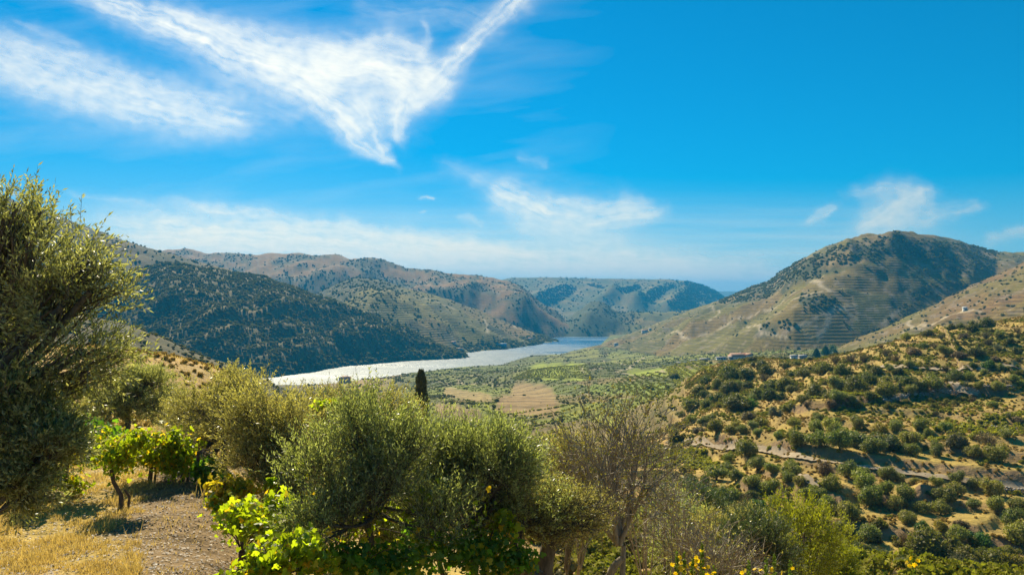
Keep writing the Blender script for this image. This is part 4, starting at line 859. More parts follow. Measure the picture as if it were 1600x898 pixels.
# ------------------------------------------------------------------ near trees
def bez(p0, p1, p2, n): t = np.linspace(0, 1, n)[:, None]; return (1 - t) ** 2 * p0 + 2 * t * (1 - t) * p1 + t * t * p2
def wpt(u, v, D): return np.array(P(u, v, D))
def near_tree(name, label, cat, base, fork, cells, seed, n1=7, n2=6, n3=6, twigs=7, lpt=14, leaf=.066, lw=.27, r0=.11, mleaf=None, mbark=None, up=.5, stems=1, twl=(.16, .34), droop=.0, bare=False, col=None, group=None, crown_name='crown', fill=.35):
    """base, fork: world points; cells: (centre, radii, share) ellipsoids of the crown"""
    rng = np.random.default_rng(seed); base = np.array(base, float); fork = np.array(fork, float); wood = MB(); fol = MB()
    mleaf = mleaf or M_OLIVE; mbark = mbark or M_BARK
    tw0 = []; tw1 = []
    for s_ in range(stems):
        b0 = base + np.array([s_ * .12 - .06 * (stems > 1), s_ * .08, -.15]); fk = fork + rng.normal(size=3) * .12 * (stems > 1)
        tr = bez(b0, (b0 + fk) / 2 + rng.normal(size=3) * .12, fk, 7); wood.tube(tr, np.linspace(r0 * 1.25, r0 * .75, 7) * (1, .75)[s_ > 0], 8, .10, rng)
    shares = np.array([c[2] for c in cells], float); shares /= shares.sum()
    for ci, (cc, rr, _) in enumerate(cells):
        cc = np.array(cc, float); rr = np.array(rr, float); k1 = max(2, int(round(n1 * shares[ci] * len(cells) / 1.0 if len(cells) == 1 else n1 * shares[ci] * 2)))
        for i in range(k1):
            w1 = unit(rng.normal(size=3) + [0, 0, up]); e1 = cc + rr * w1 * .42; s0 = fork + rng.normal(size=3) * .04
            m1 = (s0 + e1) / 2 + rng.normal(size=3) * .15 * rr.mean() + [0, 0, -.05]; l1 = bez(s0, m1, e1, 6); wood.tube(l1, np.linspace(r0 * .62, r0 * .30, 6), 6, .06, rng)
            for j in range(n2):
                w2 = unit(w1 + .75 * rand_unit(1, rng)[0]); e2 = cc + rr * w2 * rng.uniform(.55, .82); t = rng.uniform(.45, 1); s1 = l1[int(t * 5)]
                l2 = bez(s1, (s1 + e2) / 2 + rng.normal(size=3) * .07, e2, 5); wood.tube(l2, np.linspace(r0 * .26, r0 * .10, 5), 4)
                for k in range(n3):
                    w3 = unit(w2 + .6 * rand_unit(1, rng)[0]); kk = rng.uniform(.84, 1.06) if rng.random() > fill else rng.uniform(.45, .85)
                    e3 = cc + rr * w3 * kk; t = rng.uniform(.3, 1); s2 = l2[int(t * 4)]; l3 = bez(s2, (s2 + e3) / 2 + rng.normal(size=3) * .04, e3, 4); wood.tube(l3, np.linspace(r0 * .085, r0 * .035, 4), 3)
                    for q_ in range(twigs):
                        t = rng.uniform(.35, 1); p0 = l3[min(3, int(t * 4))] + rng.normal(size=3) * .02
                        d = unit(w3 * .8 + rand_unit(1, rng)[0] * .75 + np.array([0, 0, up - droop])); L = rng.uniform(*twl); tw0.append(p0); tw1.append(p0 + d * L + [0, 0, -droop * L * .6])
    a = np.array(tw0); b = np.array(tw1); d = unit(b - a); nrm = unit(np.cross(d, rand_unit(len(a), rng)))
    wd = .0035 * (2.2 if bare else 1); v = np.stack([a - nrm * wd, a + nrm * wd, b + nrm * wd * .4, b - nrm * wd * .4], 1).reshape(-1, 3); wood.add(v, np.arange(len(v)).reshape(-1, 4))
    if lpt:
        n = len(a); t = (np.arange(lpt)[None, :] + rng.random((n, lpt))) / lpt; p = a[:, None] + (b - a)[:, None] * t[..., None]
        perp = unit(np.cross(np.repeat(d[:, None], lpt, 1), rng.normal(size=(n, lpt, 3)))); ld = unit(d[:, None] * .85 + perp * .75 + [0, 0, .12]); p = p.reshape(-1, 3); ld = ld.reshape(-1, 3)
        ln = leaf * rng.uniform(.65, 1.2, len(p)); fol.leaves(p, ld, rand_unit(len(p), rng), ln, ln * lw, rng, .05)
    org = Vector(base); root = bpy.data.objects.new(name, None); COL.objects.link(root); root.location = org; tag(root, label, cat, group)
    def shifted(mb): mb.v = [x - base for x in mb.v]; return mb
    link('trunk', shifted(wood).mesh('trunk', mbark), root)
    if lpt: c_ = link(crown_name, shifted(fol).mesh('foliage', mleaf), root); c_.color = (*(col or (.1, .12, .05)), 1)
    return root, np.concatenate([a, b])
M_OL2 = leaf_mat('young_olive_leaf', (.22, .24, .085), back=(.42, .43, .23), trans=.5, rough=.38, spec=.6, var=.45, tcol=(1.4, 1.5, .6))
M_OL3 = leaf_mat('dusty_olive_leaf', (.28, .26, .085), back=(.45, .42, .21), trans=.5, rough=.38, spec=.6, var=.45, tcol=(1.45, 1.4, .6))
def gz(x, y): return float(height(x, y)[0])
def onground(u, D): a, t = ray(u, HZ); x = a * D; return np.array([x, D, gz(x, D)])
# big olive at the left edge, its trunk outside the picture
b_ = np.array([-8.3, 10.4, -3.7]); b_[2] = gz(b_[0], b_[1])
near_tree('olive_tree', 'large overhanging olive tree filling the left edge of the photo', 'olive tree', b_, b_ + [.5, 0, 1.5],
          [(wpt(30, 440, 10), (.95, 1.0, .92), 1.0), (wpt(-90, 560, 10.4), (1.1, 1.2, 1.4), .3), (wpt(100, 400, 9.9), (.42, .5, .42), .3), (wpt(130, 480, 9.8), (.50, .6, .50), .4), (wpt(120, 560, 9.8), (.55, .6, .36), .35), (wpt(20, 590, 9.7), (.75, .8, .5), .5), (wpt(30, 345, 10), (.4, .4, .28), .2)], 3, n1=7, n2=6, n3=5, twigs=5, lpt=13, leaf=.074, r0=.13, up=.3, fill=.15, twl=(.2, .5))
b_ = onground(-90, 9.3)
near_tree('olive_tree', 'low leafy olive branches under the large tree at the left edge', 'olive tree', b_, b_ + [.3, 0, .9], [(wpt(10, 680, 9.5), (.72, .6, .6), 1.0), (wpt(80, 720, 9.3), (.35, .4, .35), .4), (wpt(10, 760, 9.2), (.5, .4, .25), .3)], 4, n1=6, n2=6, n3=6, twigs=6, lpt=13, leaf=.07, r0=.06, up=.2)
# centre olive with thin double stem
b_ = onground(592, 11.4)
near_tree('olive_tree', 'bushy young olive tree with a thin double stem in the centre foreground', 'olive tree', b_, wpt(585, 800, 11.4), [(wpt(575, 700, 11.6), (.62, .6, .72), .6), (wpt(500, 750, 11.2), (.62, .6, .6), .5), (wpt(650, 745, 11.4), (.68, .6, .66), .6), (wpt(600, 800, 11.0), (.75, .6, .6), .5), (wpt(520, 840, 10.6), (.6, .5, .5), .4), (wpt(690, 830, 11.2), (.6, .5, .5), .4)], 5, n1=9, n2=7, n3=6, twigs=5, lpt=13, leaf=.06, r0=.045, stems=2, up=.75, twl=(.22, .58), mleaf=M_OL2)
b_ = onground(742, 12.2)
near_tree('olive_tree', 'broad green olive tree right of the double stemmed one', 'olive tree', b_, b_ + [0, 0, 1.0], [(wpt(715, 715, 12.4), (.5, .6, .48), .5), (wpt(765, 745, 12.2), (.72, .7, .66), .8), (wpt(820, 790, 12.4), (.55, .5, .55), .5), (wpt(700, 780, 12.2), (.55, .6, .6), .4)], 6, n1=8, n2=6, n3=6, twigs=5, lpt=13, leaf=.06, r0=.07, up=.8, twl=(.22, .58), mleaf=M_OL2)
b_ = onground(480, 14.5)
near_tree('olive_tree', 'silvery olive tree behind the yellow-green vines left of centre', 'olive tree', b_, b_ + [0, 0, 1.2], [(wpt(415, 660, 14.8), (.75, .8, .72), .7), (wpt(470, 690, 14.5), (.7, .7, .8), .6), (wpt(400, 740, 14.4), (.6, .7, .6), .5), (wpt(460, 770, 14.0), (.6, .6, .6), .4)], 7, n1=8, n2=6, n3=6, twigs=5, lpt=12, leaf=.065, twl=(.2, .5), r0=.08, up=.6, mleaf=M_OL3)
b_ = onground(356, 19.6)
near_tree('olive_tree', 'round dusty olive tree behind the right end of the vine row', 'olive tree', b_, b_ + [0, 0, 1.0], [(wpt(330, 640, 19.8), (.95, .9, .95), .8), (wpt(375, 630, 19.6), (.8, .9, .85), .6), (wpt(350, 700, 19.6), (1.0, .9, .7), .6)], 8, n1=8, n2=6, n3=5, twigs=6, lpt=12, leaf=.07, r0=.07, up=.5, mleaf=M_OL3)
b_ = onground(198, 26.0)
near_tree('olive_tree', 'dark olive tree standing at the foot of the golden slope', 'olive tree', b_, b_ + [0, 0, .9], [(wpt(190, 612, 26), (1.0, 1, .9), .7), (wpt(235, 620, 26), (.95, 1, .95), .7), (wpt(165, 640, 26), (.7, .8, .6), .4)], 9, n1=8, n2=6, n3=5, twigs=6, lpt=10, leaf=.09, r0=.09, up=.4)
b_ = onground(610, 17.5)
near_tree('olive_tree', 'olive tree behind the centre ones with leafy tips against the river', 'olive tree', b_, b_ + [0, 0, 1.2], [(wpt(600, 665, 17.5), (.85, 1, .7), .8), (wpt(510, 670, 18), (.9, 1, .8), .7), (wpt(560, 720, 17), (1.0, 1, .8), .5)], 10, n1=7, n2=6, n3=5, twigs=6, lpt=12, leaf=.065, r0=.07, up=.9, twl=(.2, .45), mleaf=M_OL3)
b_ = onground(800, 16.0)
near_tree('olive_tree', 'sparse olive tree between the centre trees and the bare almond', 'olive tree', b_, b_ + [0, 0, 1.0], [(wpt(790, 740, 16), (1.0, .9, .95), 1.0)], 12, n1=6, n2=6, n3=5, twigs=5, lpt=10, leaf=.06, r0=.05, up=.8, mleaf=M_OL2)
# old olive with a thick leaning trunk
b_ = onground(836, 12.6)
near_tree('olive_tree', 'old olive tree with a thick dark leaning trunk beside the path', 'olive tree', b_ + [0, 0, .1], wpt(862, 838, 12.6), [(wpt(880, 800, 12.8), (.72, .6, .45), 1.0), (wpt(800, 790, 12.6), (.5, .5, .5), .5)], 13, n1=5, n2=6, n3=6, twigs=5, lpt=11, leaf=.05, r0=.15, up=.2, mleaf=M_OL3)
for i_, (u_, D_v, v_, rx_, rz_, lab_, ml_) in enumerate([(540, 13.2, 800, .75, .6, 'low silvery olive shoots filling the gap behind the front vines', M_OL3), (655, 13.4, 820, .8, .6, 'olive suckers between the centre olive and the broad one', M_OL2), (300, 22.5, 665, .8, .8, 'small olive between the dark olive and the dusty one', M_OL3), (885, 17.0, 730, .6, .55, 'thin olive sapling behind the old leaning olive', M_OL3)]):
    b_ = onground(u_, D_v); near_tree('olive_tree', lab_, 'olive tree', b_, b_ + [0, 0, .5], [(wpt(u_, v_, D_v), (rx_, rx_, rz_), 1.0)], 70 + i_, n1=7, n2=5, n3=5, twigs=5, lpt=11, leaf=.07, r0=.04, up=.7, mleaf=ml_, twl=(.2, .5))
# bare almond tree
b_ = onground(962, 14.2)
rt, tips = near_tree('almond_tree', 'nearly leafless almond tree with a forked trunk and fine bare twigs', 'almond tree', b_, wpt(965, 850, 14.2), [(wpt(965, 735, 14.2), (1.42, 1.1, 1.28), 1.0)], 14, n1=8, n2=6, n3=5, twigs=4, lpt=0, r0=.075, stems=2, up=.35, twl=(.15, .42), bare=True, mbark=M_TWIG, fill=.3)
r_ = np.random.default_rng(8); mb = MB(); s_ = tips[r_.integers(0, len(tips), 3200)]; mb.leaves(s_ - b_, rand_unit(3200, r_), rand_unit(3200, r_), .05, .026, r_); link('dry_leaves', mb.mesh('dry_leaves', M_YELLOW), rt)['kind'] = 'stuff'
for i, (u, D, v, rx, rz, lab) in enumerate([(1060, 17.0, 820, 1.0, .95, 'grey twiggy bare bush right of the almond tree'), (1125, 15.0, 880, .9, .6, 'low tangle of pale bare branches behind the yellow flowers'), (905, 15.5, 760, .7, .9, 'slender bare sapling left of the almond tree'), (1010, 21.0, 800, 1.2, 1.2, 'half-bare bush with a few green leaves behind the almond tree')]):
    b_ = onground(u, D); rt, tips = near_tree('bare_bush', lab, 'bush', b_, b_ + [0, 0, .5], [(wpt(u, v, D), (rx, rx, rz), 1.0)], 20 + i, n1=6, n2=5, n3=5, twigs=4, lpt=0, r0=.035, up=.3, twl=(.2, .5), bare=True, mbark=M_TWIG)
    mb = MB(); s_ = tips[r_.integers(0, len(tips), 900)]; mb.leaves(s_ - b_, rand_unit(900, r_), rand_unit(900, r_), .05, .02, r_); link('leaves', mb.mesh('leaves', (M_OL3, M_OL3, M_YELLOW, M_OL2)[i]), rt)['kind'] = 'stuff'
M_WIL = leaf_mat('willow_leaf', (.30, .33, .03), trans=.5, tcol=(1.5, 1.4, .4), var=.35); M_WIG = leaf_mat('grey_willow_leaf', (.13, .16, .08), trans=.3, var=.35)
for u, D, v, rx, rz, lab, m_, k in [(1245, 27, 850, 1.65, 1.5, 'feathery yellow-green tree at the bottom right of centre', M_WIL, 1), (1180, 22, 865, 1.0, 1.1, 'soft grey-green shrub left of the feathery yellow-green tree', M_WIG, 2), (1110, 24, 855, 1.2, .9, 'dull olive green shrub behind the bare branches', M_OL3, 3), (1040, 26, 820, 1.3, 1.0, 'green broom bush behind the bare tree', M_OL2, 4), (1075, 30, 800, 1.4, 1.0, 'broad greenish bush at the foot of the thicket', M_WIG, 5), (1300, 32, 880, .9, .8, 'yellowing shrub right of the feathery tree', M_WIL, 6), (1165, 36, 830, 1.1, .9, 'grey bush between the thicket and the feathery tree', M_OL3, 7)]:
    b_ = onground(u, D); b_[2] = min(b_[2], wpt(u, v, D)[2] - rz * .8)
    near_tree('leafy_shrub', lab, 'shrub', b_, b_ + [0, 0, .5], [(wpt(u, v, D), (rx, rx, rz), 1.0)], 30 + k, n1=(9 if k == 1 else 7), n2=6, n3=6, twigs=6, lpt=11, leaf=.09, lw=.28, r0=.05, up=.7, twl=(.25, .5), mleaf=m_)
for u, D, v, rx, rz, lab, m_, k in [(118, 36, 625, .9, .75, 'yellow-leaved shrub seen through the gap by the large olive', M_WIL, 1), (75, 30, 645, .7, .55, 'grey-green bush left of the yellow-leaved shrub', M_WIG, 2), (135, 29, 650, .6, .55, 'small grey bush below the yellow-leaved shrub', M_OL3, 3), (265, 30, 640, .8, .7, 'small olive between the dark and the dusty olive trees', M_OLIVE, 4)]:
    b_ = onground(u, D); near_tree('leafy_shrub', lab, 'shrub', b_, b_ + [0, 0, .3], [(wpt(u, v, D), (rx, rx, rz), 1.0)], 50 + k, n1=6, n2=5, n3=5, twigs=6, lpt=10, leaf=.1, lw=.24, r0=.04, up=.6, mleaf=m_)
# columnar cypress
p = drop(655, 652); p = Vector(wpt(658, 648, 95)); p.z = min(p.z, gz(p.x, p.y) + .2) if gz(p.x, p.y) < p.z - 6 else p.z
p.z = gz(p.x, p.y); hh = wpt(658, 584, 95)[2] - p.z
root = bpy.data.objects.new('cypress_tree', None); COL.objects.link(root); root.location = p; tag(root, 'tall dark columnar cypress standing in front of the river', 'cypress')
mb = MB(); rr_ = np.random.default_rng(66); nl = 5200; z = rr_.random(nl); rad = .92 * np.power(np.sin(np.pi * np.clip(z * .93 + .05, 0, 1)), .45) * rr_.uniform(.6, 1.15, nl) * (1 - .25 * z) * (1 + .18 * np.sin(z * 23) * np.cos(rr_.random(nl))); a = rr_.random(nl) * 6.28
pp = np.column_stack([np.cos(a) * rad, np.sin(a) * rad, z * hh + .3]); wv2 = np.column_stack([np.cos(a), np.sin(a), np.full(nl, .3)]); mb.leaves(pp, unit(wv2 * .3 + [0, 0, 1.2]), unit(wv2 + .4 * rand_unit(nl, rr_)), .42, .12, rr_)
zc = np.linspace(0, 1, 14); mb.tube(np.column_stack([zc * 0, zc * 0, zc * hh * .97 + .3]), .5 * np.power(np.sin(np.pi * np.clip(zc * .93 + .05, 0.02, 1)), .45) * (1 - .25 * zc), 9, .06, rr_)
c_ = link('crown', mb.mesh('crown', M_CROWN), root); c_.color = (.085, .095, .03, 1); mb = MB(); mb.tube([(0, 0, -.2), (0, 0, 1)], [.16, .13], 8); link('trunk', mb.mesh('trunk', M_BARK), root)

# ------------------------------------------------------------------ grapevines: lobed leaves on crooked stocks
def lobed():
    an = np.radians([-90, -50, -20, 8, 35, 62, 90, 118, 145, 172, 200, 230]); r = np.array([.12, .52, .40, .56, .34, .58, .66, .58, .34, .56, .40, .52])
    v = np.column_stack([np.cos(an) * r, np.sin(an) * r + .12, .10 * np.abs(np.cos(an)) * r * 2]); v = np.vstack([[0, .08, 0], v]); t = np.array([[0, i, i % 12 + 1] for i in range(1, 13)]); return v, t
LV, LT = lobed(); LV[:, 2] -= .9 * (LV[:, 0] ** 2) + .35 * np.clip(LV[:, 1] - .2, 0, 1) ** 2
LEAF_ME = []
for k, c_ in enumerate([M_VINE, M_VINE, leaf_mat('yellow_vine_leaf', (.36, .30, .03), trans=.6, tcol=(1.8, 1.7, .6), var=.3), leaf_mat('deep_vine_leaf', (.09, .17, .022), trans=.55, tcol=(2.2, 2.4, .6), var=.35, tip=(.40, .34, .03))]):
    me = new_mesh('vine_leaf', LV * (1, 1, (1, -1.6, .4, 1.4)[k]), tris=LT, mats=[c_]); attr(me, 'shade', np.full(13, (.5, .7, .5, .4)[k])); LEAF_ME.append(me)
def leaf_cloud(mb, pts, nrm, size, rng):
    n = len(pts); nn = unit(nrm); up = unit(np.cross(nn, rand_unit(n, rng))); sd = np.cross(up, nn); s_ = size * rng.uniform(.6, 1.25, n)
    v = pts[:, None] + (sd[:, None] * LV[None, :, 0:1] + up[:, None] * LV[None, :, 1:2] + nn[:, None] * LV[None, :, 2:3]) * s_[:, None, None]
    mb.add(v.reshape(-1, 3), t=(LT[None] + 13 * np.arange(n)[:, None, None]).reshape(-1, 3), sh=np.repeat(rng.random(n), 13))
M_VPOST = bark_mat('vine_wood', (.05, .035, .025), (.14, .10, .07), 30)
def grapevine(label, base, lobes, seed, nleaf=420, size=.115, single=0, stock=True, m_=None, lean=(0, 0), group='grapevines among the olive trees'):
    rng = np.random.default_rng(seed); base = np.array(base, float); root = bpy.data.objects.new('grapevine', None); COL.objects.link(root); root.location = base; tag(root, label, 'grapevine', group)
    wood = MB(); fol = MB(); tot = sum(l[2] for l in lobes); hd = np.array([lean[0], lean[1], .75])
    if stock: 
        wood.tube([(0, 0, -.1), (.05 + lean[0] * .3, 0, .25), (-.03 + lean[0] * .7, .02, .5), hd], [.055, .045, .04, .045], 7, .12, rng)
        wood.tube([(.1, .03, -.1), (.14, .03, .2), (.06, 0, .36)], [.03, .025, .025], 6, .1, rng)
    n_single = 0
    for c, r, sh in lobes:
        c = np.array(c) - base; r = np.array(r); n = int(nleaf * sh / tot); k = max(3, int(9 * sh / tot))
        for i in range(k):
            w_ = unit(rng.normal(size=3) + [0, 0, .5]); e_ = c + r * w_ * .95; l = bez(hd if stock else c - [0, 0, r[2]], (hd + e_) / 2 + [0, 0, .2], e_, 6); wood.tube(l, np.linspace(.012, .004, 6), 4)
        cl = rand_unit(14, rng) * r * rng.uniform(.35, .95, (14, 1)); q = cl[rng.integers(0, 14, n)] * .75 + rng.normal(size=(n, 3)) * r * .27; p_ = c + q
        nn = unit(unit(q) * .6 + rand_unit(n, rng) * .8 + [0, .0, .3])
        ns = min(int(single * sh / tot), n)
        order = np.argsort(p_[:, 1]); sel = order[:ns]; rest = order[ns:]          # those on the side of the path are whole leaves of their own
        leaf_cloud(fol, p_[rest], nn[rest], size, rng)
        for i in sel:
            o = bpy.data.objects.new('leaf', LEAF_ME[int(rng.choice(4, p=[.42, .3, .12, .16]))]); COL.objects.link(o); o.parent = root; o.location = p_[i]
            qn = Vector(nn[i]).to_track_quat('Z', 'Y'); o.rotation_mode = 'QUATERNION'; o.rotation_quaternion = qn @ Vector((0, 0, 1)).rotation_difference(Vector((0, 0, 1))) ; o.scale = (size * rng.uniform(.75, 1.3),) * 3
    link('stock', wood.mesh('stock', M_VPOST), root); f_ = link('foliage', fol.mesh('foliage', m_ or M_VINE), root); f_['kind'] = 'stuff'
    return root
def lobe(u, v, D, rx, rz, sh=1.0, ry=None): return (wpt(u, v, D), (rx, ry or rx * .8, rz), sh)
M_VDK = LEAF_ME[3].materials[0]; M_VYE = LEAF_ME[2].materials[0]
b_ = drop(190, 793); D = b_.y; grapevine('upright grapevine with a bare leaning stock in the middle of the grass', b_, [lobe(180, 712, D, .50, .50), lobe(212, 690, D, .42, .28, .5)], 1, 1200, .085, lean=(-.2, 0), single=90)
b_ = drop(233, 748); D = b_.y; grapevine('grapevine behind the upright one with a dark straight stock', b_, [lobe(228, 700, D, .66, .48), lobe(265, 712, D, .5, .5, .7)], 2, 1300, .095)
b_ = drop(284, 752); D = b_.y; grapevine('sunlit yellow-green grapevine at the right end of the row', b_, [lobe(280, 712, D, .52, .60), lobe(255, 688, D, .5, .28, .4)], 3, 1100, .095, m_=M_VINE)
b_ = drop(105, 775); D = b_.y; grapevine('grapevine half hidden behind the large olive branches', b_, [lobe(132, 700, D, .62, .45), lobe(112, 755, D, .4, .25, .4)], 4, 1000, .095)
b_ = drop(60, 790); D = b_.y; grapevine('shaded grapevine under the large olive branches', b_, [lobe(70, 730, D, .5, .4)], 5, 350, .12, m_=M_VDK)
b_ = drop(160, 705); D = b_.y; grapevine('dark green leafy vine behind the front row', b_, [lobe(150, 675, D, .9, .32), lobe(115, 668, D, .5, .25, .5)], 6, 700, .14, m_=M_VDK)
b_ = drop(310, 760); D = b_.y; grapevine('dark shaded vine under the dusty olive tree', b_, [lobe(322, 735, D, .4, .38)], 7, 420, .12, m_=M_VDK)
b_ = onground(385, 13.2); grapevine('yellow tipped vine at the bend of the path', b_, [lobe(362, 765, 13.2, .42, .28), lobe(350, 785, 13.0, .36, .35, .7)], 8, 800, .10, m_=M_VYE, single=50)
b_ = onground(380, 11.2); grapevine('bright green vine spilling over the path edge', b_, [lobe(375, 812, 11.2, .45, .36), lobe(425, 835, 10.8, .45, .3, .8), lobe(440, 790, 11.4, .35, .25, .4)], 9, 1200, .092, single=150)
b_ = onground(430, 9.6); grapevine('broad leaved vine at the bottom edge beside the path', b_, [lobe(425, 872, 9.6, .42, .26), lobe(485, 865, 9.6, .4, .32, .8), lobe(375, 905, 9.4, .35, .2, .4)], 10, 1100, .092, single=150)
b_ = onground(560, 10.6); grapevine('dark vine thicket under the double stemmed olive tree', b_, [lobe(545, 880, 10.4, .6, .3), lobe(630, 880, 10.6, .6, .35, 1.0)], 11, 1000, .09, m_=M_VDK)
b_ = onground(760, 11.6); grapevine('shadowy broad leaved vine below the green olive tree', b_, [lobe(740, 862, 11.4, .62, .42), lobe(670, 850, 11.6, .5, .42, .8), lobe(800, 880, 11.4, .35, .4, .5)], 12, 1400, .095, m_=M_VDK)
b_ = onground(810, 11.9); grapevine('yellow-green vine shoot on the right side of the green olive', b_, [lobe(792, 815, 11.6, .22, .2), lobe(822, 710, 12.4, .14, .08, .35), lobe(778, 705, 12.4, .22, .07, .3)], 13, 240, .11)
b_ = onground(470, 12.0); grapevine('vine climbing into the silvery olive left of centre', b_, [lobe(470, 735, 12.6, .10, .22), lobe(425, 758, 12.8, .12, .12, .6), lobe(490, 780, 12.4, .16, .12, .4)], 14, 150, .12, single=20)
b_ = onground(590, 15.2); grapevine('yellow-green vine tip above the centre olive crowns', b_, [lobe(512, 632, 15.5, .28, .10)], 15, 90, .12)
b_ = onground(690, 13.0); grapevine('green vine leaves scattered inside the centre crowns', b_, [lobe(690, 800, 11.3, .9, .5), lobe(560, 810, 11.2, .7, .5)], 16, 260, .08)

# ------------------------------------------------------------------ yellow flowering spikes at the bottom edge
M_PETAL = leaf_mat('yellow_petal', (.85, .66, .02), trans=.45, tcol=(1.1, 1.0, .4), var=.12); M_STEM = leaf_mat('flower_stem', (.17, .22, .035), trans=.4, var=.3)
def spike(u, vt, h_px, nfl, label, seed, D=5.2, side=0):
    rng = np.random.default_rng(seed); top = wpt(u, vt, D); b0 = np.array([top[0] + side, D + .05, gz(top[0], D)]); root = bpy.data.objects.new('flower_stalk', None); COL.objects.link(root); root.location = b0; tag(root, label, 'wildflower', 'yellow wildflowers at the bottom edge')
    st = MB(); pe = MB(); l = bez(b0 * 0, (top - b0) * [.2, 1, .55], top - b0, 14); st.tube(l, np.linspace(.006, .0018, 14), 5); Ls = h_px / F * D
    n = int(h_px * 3.2); z = rng.random(n) ** .8 * 1.8; p_ = (top - b0) - np.outer(z * Ls, unit(l[-1] - l[-5])); r = .004 + .010 * z; a = rng.random(n) * 6.28; off = np.column_stack([np.cos(a), np.sin(a), .35 + 0 * a]) * r[:, None]
    st.leaves(p_ + off * .3, unit(off + [0, 0, .01]), rand_unit(n, rng), .018, .012, rng, .3); st.leaves(p_ + off * .4, unit(off + [0, 0, .006]), rand_unit(n, rng), .014, .013, rng, .3)
    link('stem', st.mesh('stem', M_STEM), root)
    for i in range(nfl):
        z = rng.uniform(.30, 1.3) if nfl > 4 else rng.uniform(.5, 1.1); a = rng.random() * 6.28; c = (top - b0) - unit(l[-1] - l[-5]) * z * Ls + np.array([math.cos(a) * .028, math.sin(a) * .028, .0]) * (1 + z * .6)
        f = MB(); k = 6; an = np.linspace(0, 6.28, k, endpoint=False) + rng.random(); q3 = rand_unit(2, rng); ax1 = unit(q3[0] * [1, .3, 1]); ax2 = unit(np.cross(ax1, q3[1])); d = np.cos(an)[:, None] * ax1 + np.sin(an)[:, None] * ax2 + [0, 0, .25]; f.leaves(np.repeat(c[None], k, 0), d, np.cross(ax1, ax2) + .4 * rand_unit(k, rng), .017, .015, rng, .3); link('flower', f.mesh('flower', M_PETAL), root)
for a in [(1097, 850, 34, 9, 'tallest yellow flower stalk of the left clump', 1), (1058, 863, 26, 7, 'leftmost yellow flower stalk at the bottom edge', 2), (1069, 864, 26, 7, 'yellow flower stalk just right of the leftmost one', 3), (1082, 874, 18, 6, 'short yellow flower stalk inside the left clump', 4), (1116, 884, 14, 4, 'short yellow flower stalk right of the tallest one', 5),
          (1170, 874, 22, 3, 'first yellow-tipped stalk right of the flowering clump', 6), (1197, 872, 26, 2, 'green budded stalk between two yellow-tipped ones', 7), (1210, 867, 26, 3, 'tallest green stalk in the right group', 8), (1235, 877, 22, 1, 'thin green stalk at the right of the group', 9), (1427, 866, 22, 8, 'solitary yellow flower stalk at the lower right', 10), (1384, 893, 8, 1, 'tiny yellow-green bud tip at the lower right edge', 11)]:
    spike(*a[:5], seed=a[5] + 200)

# ------------------------------------------------------------------ near ground: dry grass, stubble, stones
gr2 = np.random.default_rng(99)
def scatter_near(n, ulo, uhi, Dlo, Dhi):
    D = np.exp(gr2.uniform(math.log(Dlo), math.log(Dhi), n)); u = gr2.uniform(ulo, uhi, n); x = (u - 800) / F * D; return np.column_stack([x, D, height(x, D)]), u, D
def grass(name, label, n, args, hh, m_, thr, bw=.010):
    p, u, D = scatter_near(n, *args); g = fbm(p[:, 0] / 1.1, D / 1.1, 3, 401) + .5 * fbm(p[:, 0] / .35, D / .35, 2, 402); pd = seg_mask(p[:, 0], D, [(-4.2, 9), (-4.7, 11.8), (-6.1, 14.6), (-7.1, 17.5), (-8.4, 21)], 1); pd = np.where(p[:, 0] > np.interp(D, [9, 11.8, 14.6, 17.5, 21], [-4.2, -4.7, -6.1, -7.1, -8.4]), np.where((D < 22) & (u < 700), 0, pd), pd)
    k = (g > thr) & ((pd > .6) | (gr2.random(n) < .12)); p = p[k]; n = len(p); d = unit(np.column_stack([gr2.normal(0, .38, n), gr2.normal(0, .38, n), np.ones(n)])); h_ = hh * gr2.uniform(.4, 1.3, n) * (1 + g[k]); mb = MB()
    mb.leaves(p - [0, 0, .01], d, rand_unit(n, gr2), h_, bw * np.maximum(1, D[k] / 12), gr2, .1); tag(link(name, mb.mesh(name, m_)), label, kind='stuff')
grass('dry_grass', 'golden dry grass on the terrace at the lower left', 90000, (-60, 400, 9.5, 27), .085, M_GRASS, -.04)
grass('tall_dry_grass', 'taller dry grass stalks round the grapevines', 9000, (-60, 420, 11, 22), .30, M_GRASS, .30, .007)
grass('slope_grass', 'dry grass on the golden slope behind the trees', 26000, (-120, 420, 27, 85), .16, M_GRASS, -.1)
grass('path_grass', 'dry grass beside the path under the old olive', 16000, (780, 1120, 10, 40), .14, M_GRASS, -.1)
grass('gully_edge_grass', 'golden grass on the near edge of the gully', 26000, (1150, 1640, 30, 60), .22, M_GRASS, -.2)
# twigs, slate chips: gravel
p, u, D = scatter_near(14000, -100, 420, 8.5, 25); n = len(p); mb = MB(); d = unit(np.column_stack([gr2.normal(size=(n, 2)), gr2.normal(0, .15, n)])); s_ = gr2.uniform(.02, .075, n)
mb.leaves(p + [0, 0, .012], d, np.column_stack([gr2.normal(0, .25, (n, 2)), np.ones(n)]), s_, s_ * gr2.uniform(.3, .9, n), gr2, .2)
m_ = mat('slate_chip'); N = NT(m_); at = N.add('ShaderNodeAttribute', attribute_name='shade').outputs['Fac']; N.out(N.add('ShaderNodeBsdfPrincipled', {'Base Color': N.ramp(at, [(0, (.07, .045, .03)), (.6, (.22, .15, .09)), (.93, (.32, .24, .16)), (1, (.42, .36, .3))]), 'Roughness': .7}).outputs[0])
tag(link('slate_gravel', mb.mesh('slate_gravel', m_)), 'slate chips, twigs and dry litter on the path', kind='stuff')
